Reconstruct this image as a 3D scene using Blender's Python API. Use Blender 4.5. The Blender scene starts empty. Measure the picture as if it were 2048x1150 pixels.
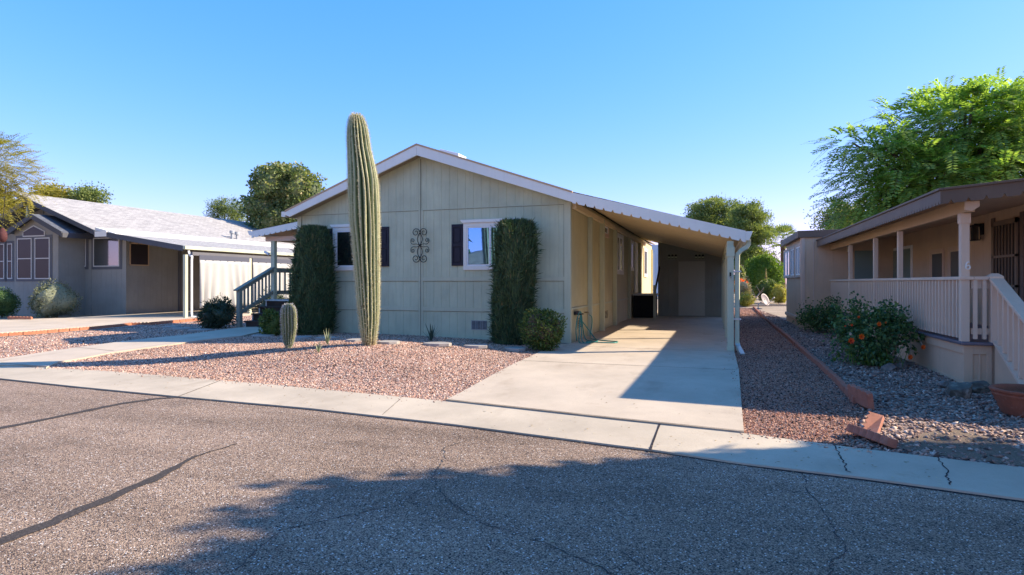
import bpy, bmesh, math, random
import numpy as np
from mathutils import Vector, Matrix
rad = math.radians
random.seed(7); RNG = np.random.default_rng(7)
scene = bpy.context.scene
COL = scene.collection

# ------------------------------------------------------------------ frame
# World axes follow the sage house: x to the right along its front wall, y away
# from the street, origin at the foot of its front right corner.
TH = rad(18.725); CT, ST = math.cos(TH), math.sin(TH)
CAM = (3.009, -12.84, 1.35); F = 1196.0
def wl(X, D):                       # metres right of / ahead of the viewpoint -> scene x, y
    return (CAM[0] + CT*X - ST*D, CAM[1] + ST*X + CT*D)
def at(px, py, d):
    x, y = wl((px-1024)/F*d, d); return Vector((x, y, CAM[2] + (565-py)/F*d))
def onY(px, py, y0):
    k = (px-1024)/F; D = (y0-CAM[1])/(CT + ST*k); x, y = wl(k*D, D)
    return x, CAM[2] + (565-py)/F*D
def onX(px, py, x0):
    k = (px-1024)/F; D = (x0-CAM[0])/(CT*k - ST); x, y = wl(k*D, D)
    return y, CAM[2] + (565-py)/F*D
def sm(t):
    t = np.clip(t, 0, 1); return t*t*(3-2*t)
def h(x, y):                        # lie of the land
    b = -.09 + .09*sm((y+7.6)/5.6)
    l = .085*sm((-x-.3)/5)*sm((y+6)/4)*(1-sm((-x-8)/4))
    m = .18*np.exp(-((x+2.9)**2+(y+3.44)**2)/(2*1.5**2))*sm((-x-.1)/1.2)
    f = -.05*sm((-x-10)/4)
    z = b+l+m+f; t = sm((y-kb(x))/1.5)
    return z*t+np.minimum(z, -.083)*(1-t)
def fixz(px, py, z): d = (CAM[2]-z)*F/(py-565); x, y = wl((px-1024)/F*d, d); return Vector((x, y, z))
KB = [fixz(a, b, -.085) for a, b in [(0,733),(44,733.5),(222,743),(443,762),(532,769),(900,804),(1240,842),(1489,868),(1710,897),(2048,937)]]
KF = [fixz(a, b, -.105) for a, b in [(0,757),(160,774),(355,793),(621,817),(900,848),(1240,892),(1298,899),(1485,927),(1730,956),(2048,999)]]
def ext(P, k=45):
    a = P[0]+(P[0]-P[1]).normalized()*k; b = P[-1]+(P[-1]-P[-2]).normalized()*k
    a.z = P[0].z; b.z = P[-1].z; return [a]+P+[b]
KBE, KFE = ext(KB), ext(KF)
kbx = np.array([p.x for p in KBE]); kby = np.array([p.y for p in KBE])
kfx = np.array([p.x for p in KFE]); kfy = np.array([p.y for p in KFE])
def kb(x): return np.interp(x, kbx, kby)
def kf(x): return np.interp(x, kfx, kfy)
def gp(px, py, dz=0.):              # where a sight line meets the ground
    z = 0.
    for _ in range(12):
        d = (CAM[2]-z)*F/(py-565); x, y = wl((px-1024)/F*d, d); z = float(h(x, y))+dz
    return Vector((x, y, z))

# ------------------------------------------------------------------ materials
MATS = {}
def nodes(name):
    m = bpy.data.materials.new(name); m.use_nodes = True; nt = m.node_tree
    MATS[name] = m
    return m, nt, nt.nodes['Principled BSDF'], nt.nodes, nt.links
def c4(c): return (c[0], c[1], c[2], 1)
def coords(nt, kind='Object'):
    n = nt.nodes.new('ShaderNodeTexCoord'); return n.outputs[kind]
def noise(nt, vec, scale, detail=4, rough=.6):
    n = nt.nodes.new('ShaderNodeTexNoise'); n.inputs['Scale'].default_value = scale
    n.inputs['Detail'].default_value = detail; n.inputs['Roughness'].default_value = rough
    if vec is not None: nt.links.new(vec, n.inputs['Vector'])
    return n.outputs['Fac']
def ramp(nt, fac, stops, interp='LINEAR'):
    n = nt.nodes.new('ShaderNodeValToRGB'); n.color_ramp.interpolation = interp
    e = n.color_ramp.elements
    while len(e) < len(stops): e.new(.5)
    for i, (p, c) in enumerate(stops): e[i].position = p; e[i].color = c4(c) if not isinstance(c, (int, float)) else (c, c, c, 1)
    nt.links.new(fac, n.inputs['Fac']); return n.outputs['Color']
def mix(nt, a, b, fac, mode='MIX'):
    n = nt.nodes.new('ShaderNodeMix'); n.data_type = 'RGBA'; n.blend_type = mode
    for v, s in ((a, n.inputs[6]), (b, n.inputs[7])):
        if isinstance(v, tuple): s.default_value = c4(v)
        else: nt.links.new(v, s)
    if isinstance(fac, (int, float)): n.inputs[0].default_value = fac
    else: nt.links.new(fac, n.inputs[0])
    return n.outputs[2]
def mth(nt, op, a, b=None):
    n = nt.nodes.new('ShaderNodeMath'); n.operation = op
    for v, s in ((a, n.inputs[0]), (b, n.inputs[1])):
        if v is None: continue
        if isinstance(v, (int, float)): s.default_value = v
        else: nt.links.new(v, s)
    return n.outputs[0]
def bump(nt, hgt, bs, strength=.3, dist=.02):
    n = nt.nodes.new('ShaderNodeBump'); n.inputs['Strength'].default_value = strength
    n.inputs['Distance'].default_value = dist; nt.links.new(hgt, n.inputs['Height'])
    nt.links.new(n.outputs['Normal'], bs.inputs['Normal'])
def mscale(nt, vec, s):
    n = nt.nodes.new('ShaderNodeMapping'); n.inputs['Scale'].default_value = s
    nt.links.new(vec, n.inputs['Vector']); return n.outputs['Vector']
def sc(c, k): return tuple(min(1., v*k) for v in c)

def paint(name, col, rough=.65, var=.12, grain=0., big=1.3, streak=True, spec=.3):
    m, nt, bs, N, L = nodes(name); co = coords(nt)
    f1 = noise(nt, co, big, 5)
    c = ramp(nt, f1, [(.3, sc(col, 1-var)), (.7, sc(col, 1+var))])
    if streak:
        f2 = noise(nt, mscale(nt, co, (7, 7, .6)), 2.2, 4)
        c = mix(nt, c, sc(col, 1-var*1.6), mth(nt, 'MULTIPLY', ramp(nt, f2, [(.5, 0.), (.75, 1.)]), .55))
    L.new(c, bs.inputs['Base Color']); bs.inputs['Roughness'].default_value = rough
    bs.inputs['Specular IOR Level'].default_value = spec
    if grain: bump(nt, noise(nt, mscale(nt, co, (60, 60, 6)), 1.5, 5), bs, grain, .006)
    return m
def metal(name, col, rough=.4, met=.9):
    m, nt, bs, N, L = nodes(name)
    L.new(ramp(nt, noise(nt, coords(nt), 6), [(.3, sc(col, .85)), (.7, sc(col, 1.1))]), bs.inputs['Base Color'])
    bs.inputs['Roughness'].default_value = rough; bs.inputs['Metallic'].default_value = met; return m

SAGE = (.505, .525, .375)
paint('sage_siding', SAGE, .75, .13, .25)
paint('sage_trim', (.51, .52, .375), .7, .08, .15)
paint('sage_shadow_seam', (.12, .115, .085), .8, .1)
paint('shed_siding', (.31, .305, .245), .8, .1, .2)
paint('sage_side', (.56, .50, .30), .75, .1, .25)
paint('white_trim', (.80, .77, .70), .5, .04, 0, 1, True)
paint('muted_frame', (.58, .55, .50), .5, .03, 0, 1, False)
paint('vinyl_white', (.8, .8, .8), .35, .02, 0, 1, False)
paint('shutter_navy', (.014, .013, .026), .45, .1, 0, 3, False)
paint('soffit', (.33, .26, .17), .8, .1)
paint('pan_metal', (.70, .55, .34), .6, .06)
paint('grey_siding', (.31, .29, .25), .75, .09, .2)
paint('grey_trim', (.125, .123, .13), .7, .08)
paint('grey_fascia', (.075, .078, .09), .65, .08)
paint('brown_siding', (.62, .43, .29), .78, .08, .2)
paint('brown_trim', (.64, .46, .35), .7, .07, .1)
paint('brown_fascia', (.17, .115, .085), .6, .1)
paint('porch_rail_paint', (.70, .52, .385), .7, .07, .1)
paint('deck_paint', (.16, .13, .15), .5, .1)
paint('beam_tan', (.56, .37, .22), .75, .08, .15)
paint('dark_wood', (.055, .038, .03), .75, .2, .2)
paint('iron', (.02, .019, .02), .5, .1, 0, 3, False)
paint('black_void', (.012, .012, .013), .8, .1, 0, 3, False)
paint('door_grey', (.47, .46, .38), .6, .05)
paint('stair_green', (.235, .245, .20), .65, .07, .1)
paint('tread_edge', (.6, .6, .58), .6, .05)
paint('shade_cloth', (.40, .395, .37), .85, .04, 0, 2, False)
paint('cloth_band', (.08, .085, .11), .8, .06)
paint('hose_teal', (.02, .23, .20), .35, .1, 0, 5, False, .5)
paint('white_block', (.62, .68, .76), .8, .05)
paint('yellow_paint', (.55, .42, .12), .6, .05)
paint('screen_door', (.24, .16, .105), .6, .06)
paint('pale_green_glass', (.17, .24, .23), .3, .06, 0, 1, False, .5)
paint('vent_grey', (.33, .35, .36), .6, .05)
paint('dish_grey', (.24, .2, .2), .5, .08)
paint('dead_wood', (.34, .26, .19), .9, .15, .3)
paint('bark', (.11, .075, .05), .9, .25, .6, 6)
paint('tan_stucco', (.45, .36, .27), .85, .06)
metal('zinc', (.55, .55, .53), .45, .8)
metal('brass', (.5, .4, .25), .35, 1)

def concrete(name, col, var=.09):
    m, nt, bs, N, L = nodes(name); co = coords(nt)
    c = ramp(nt, noise(nt, co, .9, 6, .65), [(.3, sc(col, 1-var*1.6)), (.65, sc(col, 1+var))])
    oil = noise(nt, mscale(nt, co, (1, .45, 1)), 1.7, 5, .6)
    c = mix(nt, c, (col[0]*.55, col[1]*.5, col[2]*.46), mth(nt, 'MULTIPLY', ramp(nt, oil, [(.56, 0.), (.72, 1.)]), .42))
    f = noise(nt, co, 70, 3, .7)
    c = mix(nt, c, sc(col, .72), mth(nt, 'MULTIPLY', ramp(nt, f, [(.55, 0.), (.75, 1.)]), .6))
    st = noise(nt, co, 3.1, 6, .75)
    c = mix(nt, c, (col[0]*.72, col[1]*.62, col[2]*.52), mth(nt, 'MULTIPLY', ramp(nt, st, [(.6, 0.), (.78, 1.)]), .5))
    L.new(c, bs.inputs['Base Color']); bs.inputs['Roughness'].default_value = .85
    bs.inputs['Specular IOR Level'].default_value = .25
    bump(nt, noise(nt, co, 55, 5, .7), bs, .35, .006); return m
concrete('concrete', (.52, .435, .335)); concrete('kerb_concrete', (.50, .425, .325), .12)
concrete('walk_concrete', (.53, .44, .34)); concrete('step_stone', (.36, .33, .30), .15)

def asphalt():
    m, nt, bs, N, L = nodes('asphalt'); co = coords(nt)
    v = N.new('ShaderNodeTexVoronoi'); v.inputs['Scale'].default_value = 135; L.new(co, v.inputs['Vector'])
    sep = N.new('ShaderNodeSeparateColor'); L.new(v.outputs['Color'], sep.inputs['Color'])
    stones = ramp(nt, sep.outputs[0], [(0, (.06, .05, .05)), (.1, (.22, .16, .125)), (.36, (.40, .29, .215)),
                                       (.66, (.49, .355, .255)), (.85, (.58, .425, .31)), (.93, (.30, .19, .15)), (.972, (.7, .62, .55))], 'CONSTANT')
    gaps = ramp(nt, v.outputs['Distance'], [(.45, 1.), (.8, .4)])
    c = mix(nt, stones, gaps, .8, 'MULTIPLY')
    v2 = N.new('ShaderNodeTexVoronoi'); v2.inputs['Scale'].default_value = 78; L.new(co, v2.inputs['Vector']); s2_ = N.new('ShaderNodeSeparateColor'); L.new(v2.outputs['Color'], s2_.inputs['Color'])
    fl = mth(nt, 'MULTIPLY', mth(nt, 'GREATER_THAN', s2_.outputs[0], .945), mth(nt, 'LESS_THAN', v2.outputs['Distance'], .42))
    c = mix(nt, c, (.86, .80, .74), fl)
    wear = noise(nt, mscale(nt, co, (.16, .8, 1)), 1.2, 6, .65)
    c = mix(nt, c, ramp(nt, wear, [(.3, .62), (.62, 1.12)]), 1., 'MULTIPLY')
    blot = noise(nt, co, .9, 6, .7)
    c = mix(nt, c, ramp(nt, blot, [(.28, .7), (.45, 1.)]), 1., 'MULTIPLY')
    L.new(c, bs.inputs['Base Color']); bs.inputs['Roughness'].default_value = .72
    bs.inputs['Specular IOR Level'].default_value = .06
    hh = mth(nt, 'ADD', mth(nt, 'MULTIPLY', v.outputs['Distance'], -1.), mth(nt, 'MULTIPLY', sep.outputs[1], .6))
    bump(nt, hh, bs, .7, .008)
asphalt()
def tar(name, c0):
    m, nt, bs, N, L = nodes(name); co = coords(nt)
    L.new(ramp(nt, noise(nt, co, 60, 4, .8), [(.4, c0), (.62, sc(c0, 2.)), (.74, (.26, .22, .2))]), bs.inputs['Base Color'])
    bs.inputs['Roughness'].default_value = .8; bs.inputs['Specular IOR Level'].default_value = .15; bump(nt, noise(nt, co, 80, 4, .8), bs, .6, .006)
tar('tar', (.045, .038, .034)); tar('crack_dark', (.025, .022, .025)); tar('crack_soft', (.055, .048, .045))

def gravelbase(name, stops, scale):
    m, nt, bs, N, L = nodes(name); co = coords(nt)
    v = N.new('ShaderNodeTexVoronoi'); v.inputs['Scale'].default_value = scale; L.new(co, v.inputs['Vector'])
    sep = N.new('ShaderNodeSeparateColor'); L.new(v.outputs['Color'], sep.inputs['Color'])
    c = ramp(nt, sep.outputs[0], stops, 'CONSTANT')
    c = mix(nt, c, ramp(nt, v.outputs['Distance'], [(.35, 1.), (.7, .3)]), .9, 'MULTIPLY')
    c = mix(nt, c, ramp(nt, noise(nt, co, .8, 4), [(.3, .8), (.7, 1.1)]), 1., 'MULTIPLY')
    L.new(c, bs.inputs['Base Color']); bs.inputs['Roughness'].default_value = .9
    bump(nt, mth(nt, 'MULTIPLY', v.outputs['Distance'], -1.), bs, .8, .02)
def pebblemat(name, stops):
    m, nt, bs, N, L = nodes(name); g = N.new('ShaderNodeNewGeometry')
    c = ramp(nt, g.outputs['Random Per Island'], stops, 'CONSTANT')
    c = mix(nt, c, ramp(nt, noise(nt, coords(nt), 60, 3), [(.3, .8), (.7, 1.15)]), 1., 'MULTIPLY')
    c = mix(nt, c, ramp(nt, noise(nt, coords(nt), .9, 5, .65), [(.3, .68), (.55, 1.)]), 1., 'MULTIPLY')
    L.new(c, bs.inputs['Base Color']); bs.inputs['Roughness'].default_value = .85
    bs.inputs['Specular IOR Level'].default_value = .25
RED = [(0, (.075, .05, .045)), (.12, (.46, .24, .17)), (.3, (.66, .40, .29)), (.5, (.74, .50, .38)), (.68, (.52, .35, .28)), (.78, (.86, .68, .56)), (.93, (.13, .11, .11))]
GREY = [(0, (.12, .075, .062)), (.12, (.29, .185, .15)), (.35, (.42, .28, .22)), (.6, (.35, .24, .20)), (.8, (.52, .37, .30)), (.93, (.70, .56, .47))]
RED_SHADE = [(p, (c[0]*.78, c[1]*.64, c[2]*.60)) for p, c in RED]; gravelbase('shaded_red_bed', RED_SHADE, 52); pebblemat('shaded_red_pebble', RED_SHADE)  # the red gravel again, with the shade beside the driveway put into its colour
gravelbase('red_gravel_bed', RED, 50); pebblemat('red_pebble', RED)
gravelbase('grey_gravel_bed', GREY, 26); pebblemat('grey_pebble', GREY)
gravelbase('pale_gravel_bed', [(0, (.2, .18, .16)), (.2, (.42, .38, .33)), (.6, (.52, .48, .42)), (.85, (.3, .25, .22))], 40)
def dirt(name, col):
    m, nt, bs, N, L = nodes(name); co = coords(nt)
    c = ramp(nt, noise(nt, co, .5, 8, .7), [(.3, sc(col, .75)), (.7, sc(col, 1.15))])
    c = mix(nt, c, ramp(nt, noise(nt, co, 45, 4, .8), [(.35, .6), (.65, 1.15)]), 1., 'MULTIPLY')
    L.new(c, bs.inputs['Base Color']); bs.inputs['Roughness'].default_value = .95
    bump(nt, noise(nt, co, 40, 5, .8), bs, .6, .02)
dirt('dirt', (.40, .31, .22)); dirt('bed_soil', (.22, .155, .105))

def shingles(name, c1, c2, edge):
    m, nt, bs, N, L = nodes(name); co = coords(nt)
    b = N.new('ShaderNodeTexBrick'); L.new(mscale(nt, co, (1, 1, 1)), b.inputs['Vector'])
    b.inputs['Scale'].default_value = 1.; b.inputs['Brick Width'].default_value = .3; b.inputs['Row Height'].default_value = .14
    b.inputs['Mortar Size'].default_value = .006; b.inputs['Color1'].default_value = c4(c1)
    b.inputs['Color2'].default_value = c4(c2); b.inputs['Mortar'].default_value = c4(edge)
    n = N.new('ShaderNodeMapping'); n.inputs['Rotation'].default_value = (0, 0, rad(90)); L.new(co, n.inputs['Vector']); L.new(n.outputs[0], b.inputs['Vector'])
    c = mix(nt, b.outputs['Color'], ramp(nt, noise(nt, mscale(nt, co, (3, .8, 1)), 1.6, 5, .7), [(.3, .82), (.7, 1.12)]), 1., 'MULTIPLY')
    c = mix(nt, c, ramp(nt, noise(nt, co, 90, 2), [(.3, .8), (.7, 1.15)]), 1., 'MULTIPLY')
    L.new(c, bs.inputs['Base Color']); bs.inputs['Roughness'].default_value = .9
    bump(nt, b.outputs['Fac'], bs, -.4, .01)
shingles('shingle_grey', (.43, .415, .395), (.32, .31, .30), (.14, .13, .13))
shingles('shingle_tan', (.30, .23, .17), (.24, .18, .13), (.12, .09, .07))
shingles('shingle_blue', (.13, .15, .19), (.08, .09, .12), (.04, .04, .05))

def terracotta(name, col):
    m, nt, bs, N, L = nodes(name); co = coords(nt)
    c = ramp(nt, noise(nt, co, 9, 6, .7), [(.3, sc(col, .72)), (.7, sc(col, 1.2))])
    c = mix(nt, c, (.42, .33, .27), mth(nt, 'MULTIPLY', ramp(nt, noise(nt, co, 14, 5, .8), [(.58, 0.), (.75, 1.)]), .5))
    L.new(c, bs.inputs['Base Color']); bs.inputs['Roughness'].default_value = .85
    bump(nt, noise(nt, co, 70, 4, .8), bs, .4, .006)
terracotta('terracotta', (.42, .16, .085)); terracotta('edging_red', (.36, .14, .09)); terracotta('pot_clay', (.27, .085, .045)); terracotta('feeder_red', (.07, .018, .018))
def rockmat(name, c1, c2, c3):
    m, nt, bs, N, L = nodes(name); co = coords(nt)
    c = ramp(nt, noise(nt, co, 5, 7, .7), [(.3, c1), (.52, c2), (.68, c3)])
    L.new(c, bs.inputs['Base Color']); bs.inputs['Roughness'].default_value = .8
    bump(nt, noise(nt, co, 25, 6, .8), bs, .6, .02)
rockmat('rock_green', (.05, .045, .045), (.13, .13, .105), (.5, .5, .45)); rockmat('rock_grey', (.12, .10, .095), (.22, .185, .165), (.32, .28, .25))

def leafmat(name, stops, trans=.35, tint=1.3, rough=.55):
    m = bpy.data.materials.new(name); m.use_nodes = True; MATS[name] = m
    nt = m.node_tree; N = nt.nodes; L = nt.links; bs = N['Principled BSDF']
    g = N.new('ShaderNodeNewGeometry'); c = ramp(nt, g.outputs['Random Per Island'], stops)
    L.new(c, bs.inputs['Base Color']); bs.inputs['Roughness'].default_value = rough; bs.inputs['Specular IOR Level'].default_value = .35
    t = N.new('ShaderNodeBsdfTranslucent'); L.new(mix(nt, c, (tint, tint*1.02, .6), 1., 'MULTIPLY'), t.inputs['Color'])
    mx = N.new('ShaderNodeMixShader'); mx.inputs[0].default_value = trans
    L.new(bs.outputs[0], mx.inputs[1]); L.new(t.outputs[0], mx.inputs[2]); L.new(mx.outputs[0], N['Material Output'].inputs['Surface'])
leafmat('leaf_cypress', [(0, (.035, .065, .035)), (.6, (.065, .125, .055)), (.93, (.12, .18, .075)), (1, (.26, .20, .10))], .2)
leafmat('leaf_shrub', [(0, (.045, .08, .025)), (.5, (.105, .165, .04)), (.85, (.18, .24, .06)), (1, (.28, .27, .09))], .35)
leafmat('leaf_dark', [(0, (.04, .09, .04)), (.6, (.085, .17, .065)), (1, (.17, .26, .085))], .35)
leafmat('leaf_oleander', [(0, (.02, .04, .022)), (.6, (.045, .075, .04)), (1, (.1, .12, .075))], .25)
leafmat('leaf_sage', [(0, (.10, .115, .065)), (.6, (.19, .21, .13)), (1, (.34, .36, .24))], .25)
leafmat('leaf_mesquite', [(0, (.10, .185, .05)), (.5, (.19, .305, .075)), (1, (.34, .45, .12))], .57, 1.55)
leafmat('leaf_olive', [(0, (.17, .17, .035)), (.5, (.32, .29, .05)), (1, (.48, .40, .08))], .5)
leafmat('leaf_broad', [(0, (.08, .125, .045)), (.5, (.17, .22, .08)), (.85, (.30, .33, .15)), (1, (.5, .42, .24))], .4)
leafmat('leaf_pine', [(0, (.09, .14, .05)), (.5, (.19, .25, .075)), (1, (.33, .37, .12))], .4)
leafmat('leaf_lime', [(0, (.07, .14, .02)), (.5, (.13, .23, .03)), (1, (.24, .33, .05))], .4)
leafmat('leaf_pale', [(0, (.20, .17, .10)), (.5, (.38, .33, .20)), (1, (.55, .48, .32))], .3)
leafmat('leaf_yellow', [(0, (.22, .22, .04)), (.5, (.36, .34, .06)), (1, (.5, .45, .12))], .4)
leafmat('petal_orange', [(0, (.85, .10, .02)), (1, (.95, .26, .03))], .3)
leafmat('petal_red', [(0, (.75, .05, .03)), (.6, (.85, .10, .03)), (1, (.9, .25, .04))], .3)
leafmat('petal_pale', [(0, (.7, .55, .6)), (1, (.8, .75, .6))], .3)
leafmat('agave_dark', [(0, (.035, .065, .05)), (1, (.06, .10, .075))], .1)
leafmat('agave_pale', [(0, (.10, .15, .09)), (.5, (.25, .30, .18)), (1, (.5, .5, .33))], .1)
leafmat('spine', [(0, (.50, .42, .26)), (.6, (.66, .60, .44)), (1, (.82, .78, .68))], .3, 1.)
leafmat('spine_pale', [(0, (.42, .40, .42)), (1, (.72, .70, .72))], .2, 1.)
leafmat('litter', [(0, (.2, .13, .07)), (.6, (.4, .3, .18)), (1, (.6, .52, .38))], .2)

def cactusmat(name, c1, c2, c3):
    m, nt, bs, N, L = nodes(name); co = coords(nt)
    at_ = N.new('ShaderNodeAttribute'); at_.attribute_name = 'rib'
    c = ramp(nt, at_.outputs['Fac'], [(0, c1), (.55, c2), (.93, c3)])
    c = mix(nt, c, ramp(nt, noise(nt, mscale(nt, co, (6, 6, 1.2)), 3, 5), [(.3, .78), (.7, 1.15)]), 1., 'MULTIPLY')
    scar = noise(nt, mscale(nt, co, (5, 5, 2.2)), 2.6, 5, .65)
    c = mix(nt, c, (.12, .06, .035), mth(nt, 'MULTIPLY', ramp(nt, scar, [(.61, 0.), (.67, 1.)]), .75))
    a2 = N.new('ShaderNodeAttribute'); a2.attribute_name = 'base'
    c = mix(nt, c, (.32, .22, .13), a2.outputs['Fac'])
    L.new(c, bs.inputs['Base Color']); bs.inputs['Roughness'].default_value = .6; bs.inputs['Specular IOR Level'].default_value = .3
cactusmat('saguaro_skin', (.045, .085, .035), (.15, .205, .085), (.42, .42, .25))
cactusmat('barrel_skin', (.045, .07, .035), (.12, .15, .06), (.24, .24, .12))

def glass(name, tint, refl, rough=.02, gcol=(.9, .95, 1, 1)):
    m = bpy.data.materials.new(name); m.use_nodes = True; MATS[name] = m
    nt = m.node_tree; N = nt.nodes; L = nt.links; bs = N['Principled BSDF']
    L.new(ramp(nt, noise(nt, coords(nt), 1.2), [(.3, sc(tint, .8)), (.7, sc(tint, 1.2))]), bs.inputs['Base Color'])
    bs.inputs['Roughness'].default_value = .3
    gl = N.new('ShaderNodeBsdfGlossy'); gl.inputs['Roughness'].default_value = rough; gl.inputs['Color'].default_value = gcol
    bp = N.new('ShaderNodeBump'); bp.inputs['Strength'].default_value = .02; bp.inputs['Distance'].default_value = .05
    L.new(noise(nt, coords(nt), 1.5, 1), bp.inputs['Height']); L.new(bp.outputs[0], gl.inputs['Normal'])
    mx = N.new('ShaderNodeMixShader'); mx.inputs[0].default_value = refl
    L.new(bs.outputs[0], mx.inputs[1]); L.new(gl.outputs[0], mx.inputs[2]); L.new(mx.outputs[0], N['Material Output'].inputs['Surface'])
glass('glass', (.012, .013, .015), .6, .01, (.22, .5, .95, 1)); glass('glass_dark', (.010, .011, .013), .3); glass('glass_side', (.014, .015, .016), .45)
glass('sun_screen', (.030, .023, .024), .012, .3); MATS['sun_screen'].node_tree.nodes['Principled BSDF'].inputs['Specular IOR Level'].default_value = .1; glass('porch_glass', (.03, .032, .028), .16, .06)

# ------------------------------------------------------------------ builders
class MB:
    def __init__(s): s.v = []; s.f = []
    def add(s, vs, fs):
        o = len(s.v); s.v += [tuple(v) for v in vs]; s.f += [tuple(i+o for i in f) for f in fs]; return s
    def box(s, x0, x1, y0, y1, z0, z1):
        return s.add([(x0,y0,z0),(x1,y0,z0),(x1,y1,z0),(x0,y1,z0),(x0,y0,z1),(x1,y0,z1),(x1,y1,z1),(x0,y1,z1)],
                     [(0,3,2,1),(4,5,6,7),(0,1,5,4),(1,2,6,5),(2,3,7,6),(3,0,4,7)])
    def prism(s, pts, d):             # polygon of 3D points swept along vector d
        n = len(pts); d = Vector(d); a = [Vector(p) for p in pts]; b = [p+d for p in a]
        return s.add(a+b, [tuple(range(n))[::-1], tuple(range(n, 2*n))] + [(i, (i+1) % n, n+(i+1) % n, n+i) for i in range(n)])
    def beam(s, p, q, w, t, up=(0, 0, 1)):   # bar from p to q, width w sideways, t along up
        p, q = Vector(p), Vector(q); ax = (q-p).normalized(); up = Vector(up)
        sd = ax.cross(up).normalized(); u = sd.cross(ax).normalized()
        c = [sd*w/2+u*t/2, -sd*w/2+u*t/2, -sd*w/2-u*t/2, sd*w/2-u*t/2]
        return s.add([p+k for k in c]+[q+k for k in c], [(0,1,2,3),(7,6,5,4)]+[(i, i+4, (i+1) % 4+4, (i+1) % 4) for i in range(4)])
    def tube(s, pts, r, n=8, cap=True, sq=False):
        pts = [Vector(p) for p in pts]; m = len(pts); rs = r if isinstance(r, (list, tuple)) else [r]*m
        up = Vector((0, 0, 1)); vs = []; prev = None
        for i, p in enumerate(pts):
            t = (pts[min(i+1, m-1)]-pts[max(i-1, 0)]).normalized()
            if prev is None:
                a = t.cross(up) if abs(t.z) < .95 else t.cross(Vector((0, 1, 0)))
            else: a = prev - t*prev.dot(t)
            a.normalize(); prev = a; b = t.cross(a)
            for k in range(n):
                an = 2*math.pi*(k+(.5 if sq else 0))/n; vs.append(p + (a*math.cos(an)+b*math.sin(an))*rs[i])
        fs = [(i*n+k, i*n+(k+1) % n, (i+1)*n+(k+1) % n, (i+1)*n+k) for i in range(m-1) for k in range(n)]
        if cap: fs += [tuple(range(n))[::-1], tuple((m-1)*n+k for k in range(n))]
        return s.add(vs, fs)
    def lathe(s, prof, c=(0, 0, 0), n=24):
        vs = [(c[0]+r*math.cos(2*math.pi*k/n), c[1]+r*math.sin(2*math.pi*k/n), c[2]+z) for r, z in prof for k in range(n)]
        return s.add(vs, [(i*n+k, i*n+(k+1) % n, (i+1)*n+(k+1) % n, (i+1)*n+k) for i in range(len(prof)-1) for k in range(n)])
def link_mesh(name, v, f, mat, parent=None, smooth=False, off=None):
    me = bpy.data.meshes.new(name)
    if off is not None: v = [(a[0]-off[0], a[1]-off[1], a[2]-off[2]) for a in v]
    me.from_pydata(v, [], f); me.materials.append(MATS[mat] if isinstance(mat, str) else mat)
    bm = bmesh.new(); bm.from_mesh(me); bmesh.ops.recalc_face_normals(bm, faces=bm.faces); bm.to_mesh(me); bm.free()
    if smooth: me.shade_smooth()
    o = bpy.data.objects.new(name, me); COL.objects.link(o)
    if parent is not None: o.parent = parent
    return o
ORG = {}
def base_of(o):
    while o.parent is not None: o = o.parent
    return ORG[o.name]
def thing(name, label, cat, loc, group=None):
    o = bpy.data.objects.new(name, None); COL.objects.link(o); o.location = loc; o.empty_display_size = .2
    o['label'] = label; o['category'] = cat
    if group: o['group'] = group
    ORG[o.name] = Vector(loc); return o
def part(name, mb, mat, parent, label=None, smooth=False, bev=0, stuff=False):
    o = link_mesh(name, mb.v, mb.f, mat, parent, smooth, base_of(parent))
    if label: o['label'] = label
    if stuff: o['kind'] = 'stuff'
    if bev:
        b = o.modifiers.new('bevel', 'BEVEL'); b.width = bev; b.segments = 2; b.limit_method = 'ANGLE'
    return o
def single(name, mb, mat, label, cat, loc, group=None, smooth=False, bev=0):
    o = link_mesh(name, mb.v, mb.f, mat, None, smooth, loc); o.location = loc
    o['label'] = label; o['category'] = cat
    if group: o['group'] = group
    if bev:
        b = o.modifiers.new('bevel', 'BEVEL'); b.width = bev; b.segments = 2; b.limit_method = 'ANGLE'
    ORG[o.name] = Vector(loc); return o
def struct(name, v, f, mat, smooth=False, kind='structure'):
    o = link_mesh(name, v, f, mat, None, smooth); o['kind'] = kind; return o
def copy_tree(o, parent=None):
    c = o.copy(); COL.objects.link(c)
    if parent is not None: c.parent = parent
    for ch in list(o.children): copy_tree(ch, c)
    return c
# fast numpy mesh of quads / triangles
def npmesh(name, verts, faces, mat, parent=None, loc=None, smooth=False):
    k = faces.shape[1]; me = bpy.data.meshes.new(name)
    me.vertices.add(len(verts)); me.vertices.foreach_set('co', verts.astype(np.float32).ravel())
    me.loops.add(faces.size); me.loops.foreach_set('vertex_index', faces.astype(np.int32).ravel())
    me.polygons.add(len(faces)); me.polygons.foreach_set('loop_start', np.arange(0, faces.size, k, dtype=np.int32))
    me.polygons.foreach_set('loop_total', np.full(len(faces), k, dtype=np.int32))
    if smooth: me.polygons.foreach_set('use_smooth', np.ones(len(faces), dtype=bool))
    me.update(calc_edges=True); me.validate()
    me.materials.append(MATS[mat]); o = bpy.data.objects.new(name, me); COL.objects.link(o)
    if parent is not None: o.parent = parent
    if loc is not None: o.location = loc
    return o
def unit(a): return a/np.maximum(np.linalg.norm(a, axis=1, keepdims=True), 1e-9)
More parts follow.
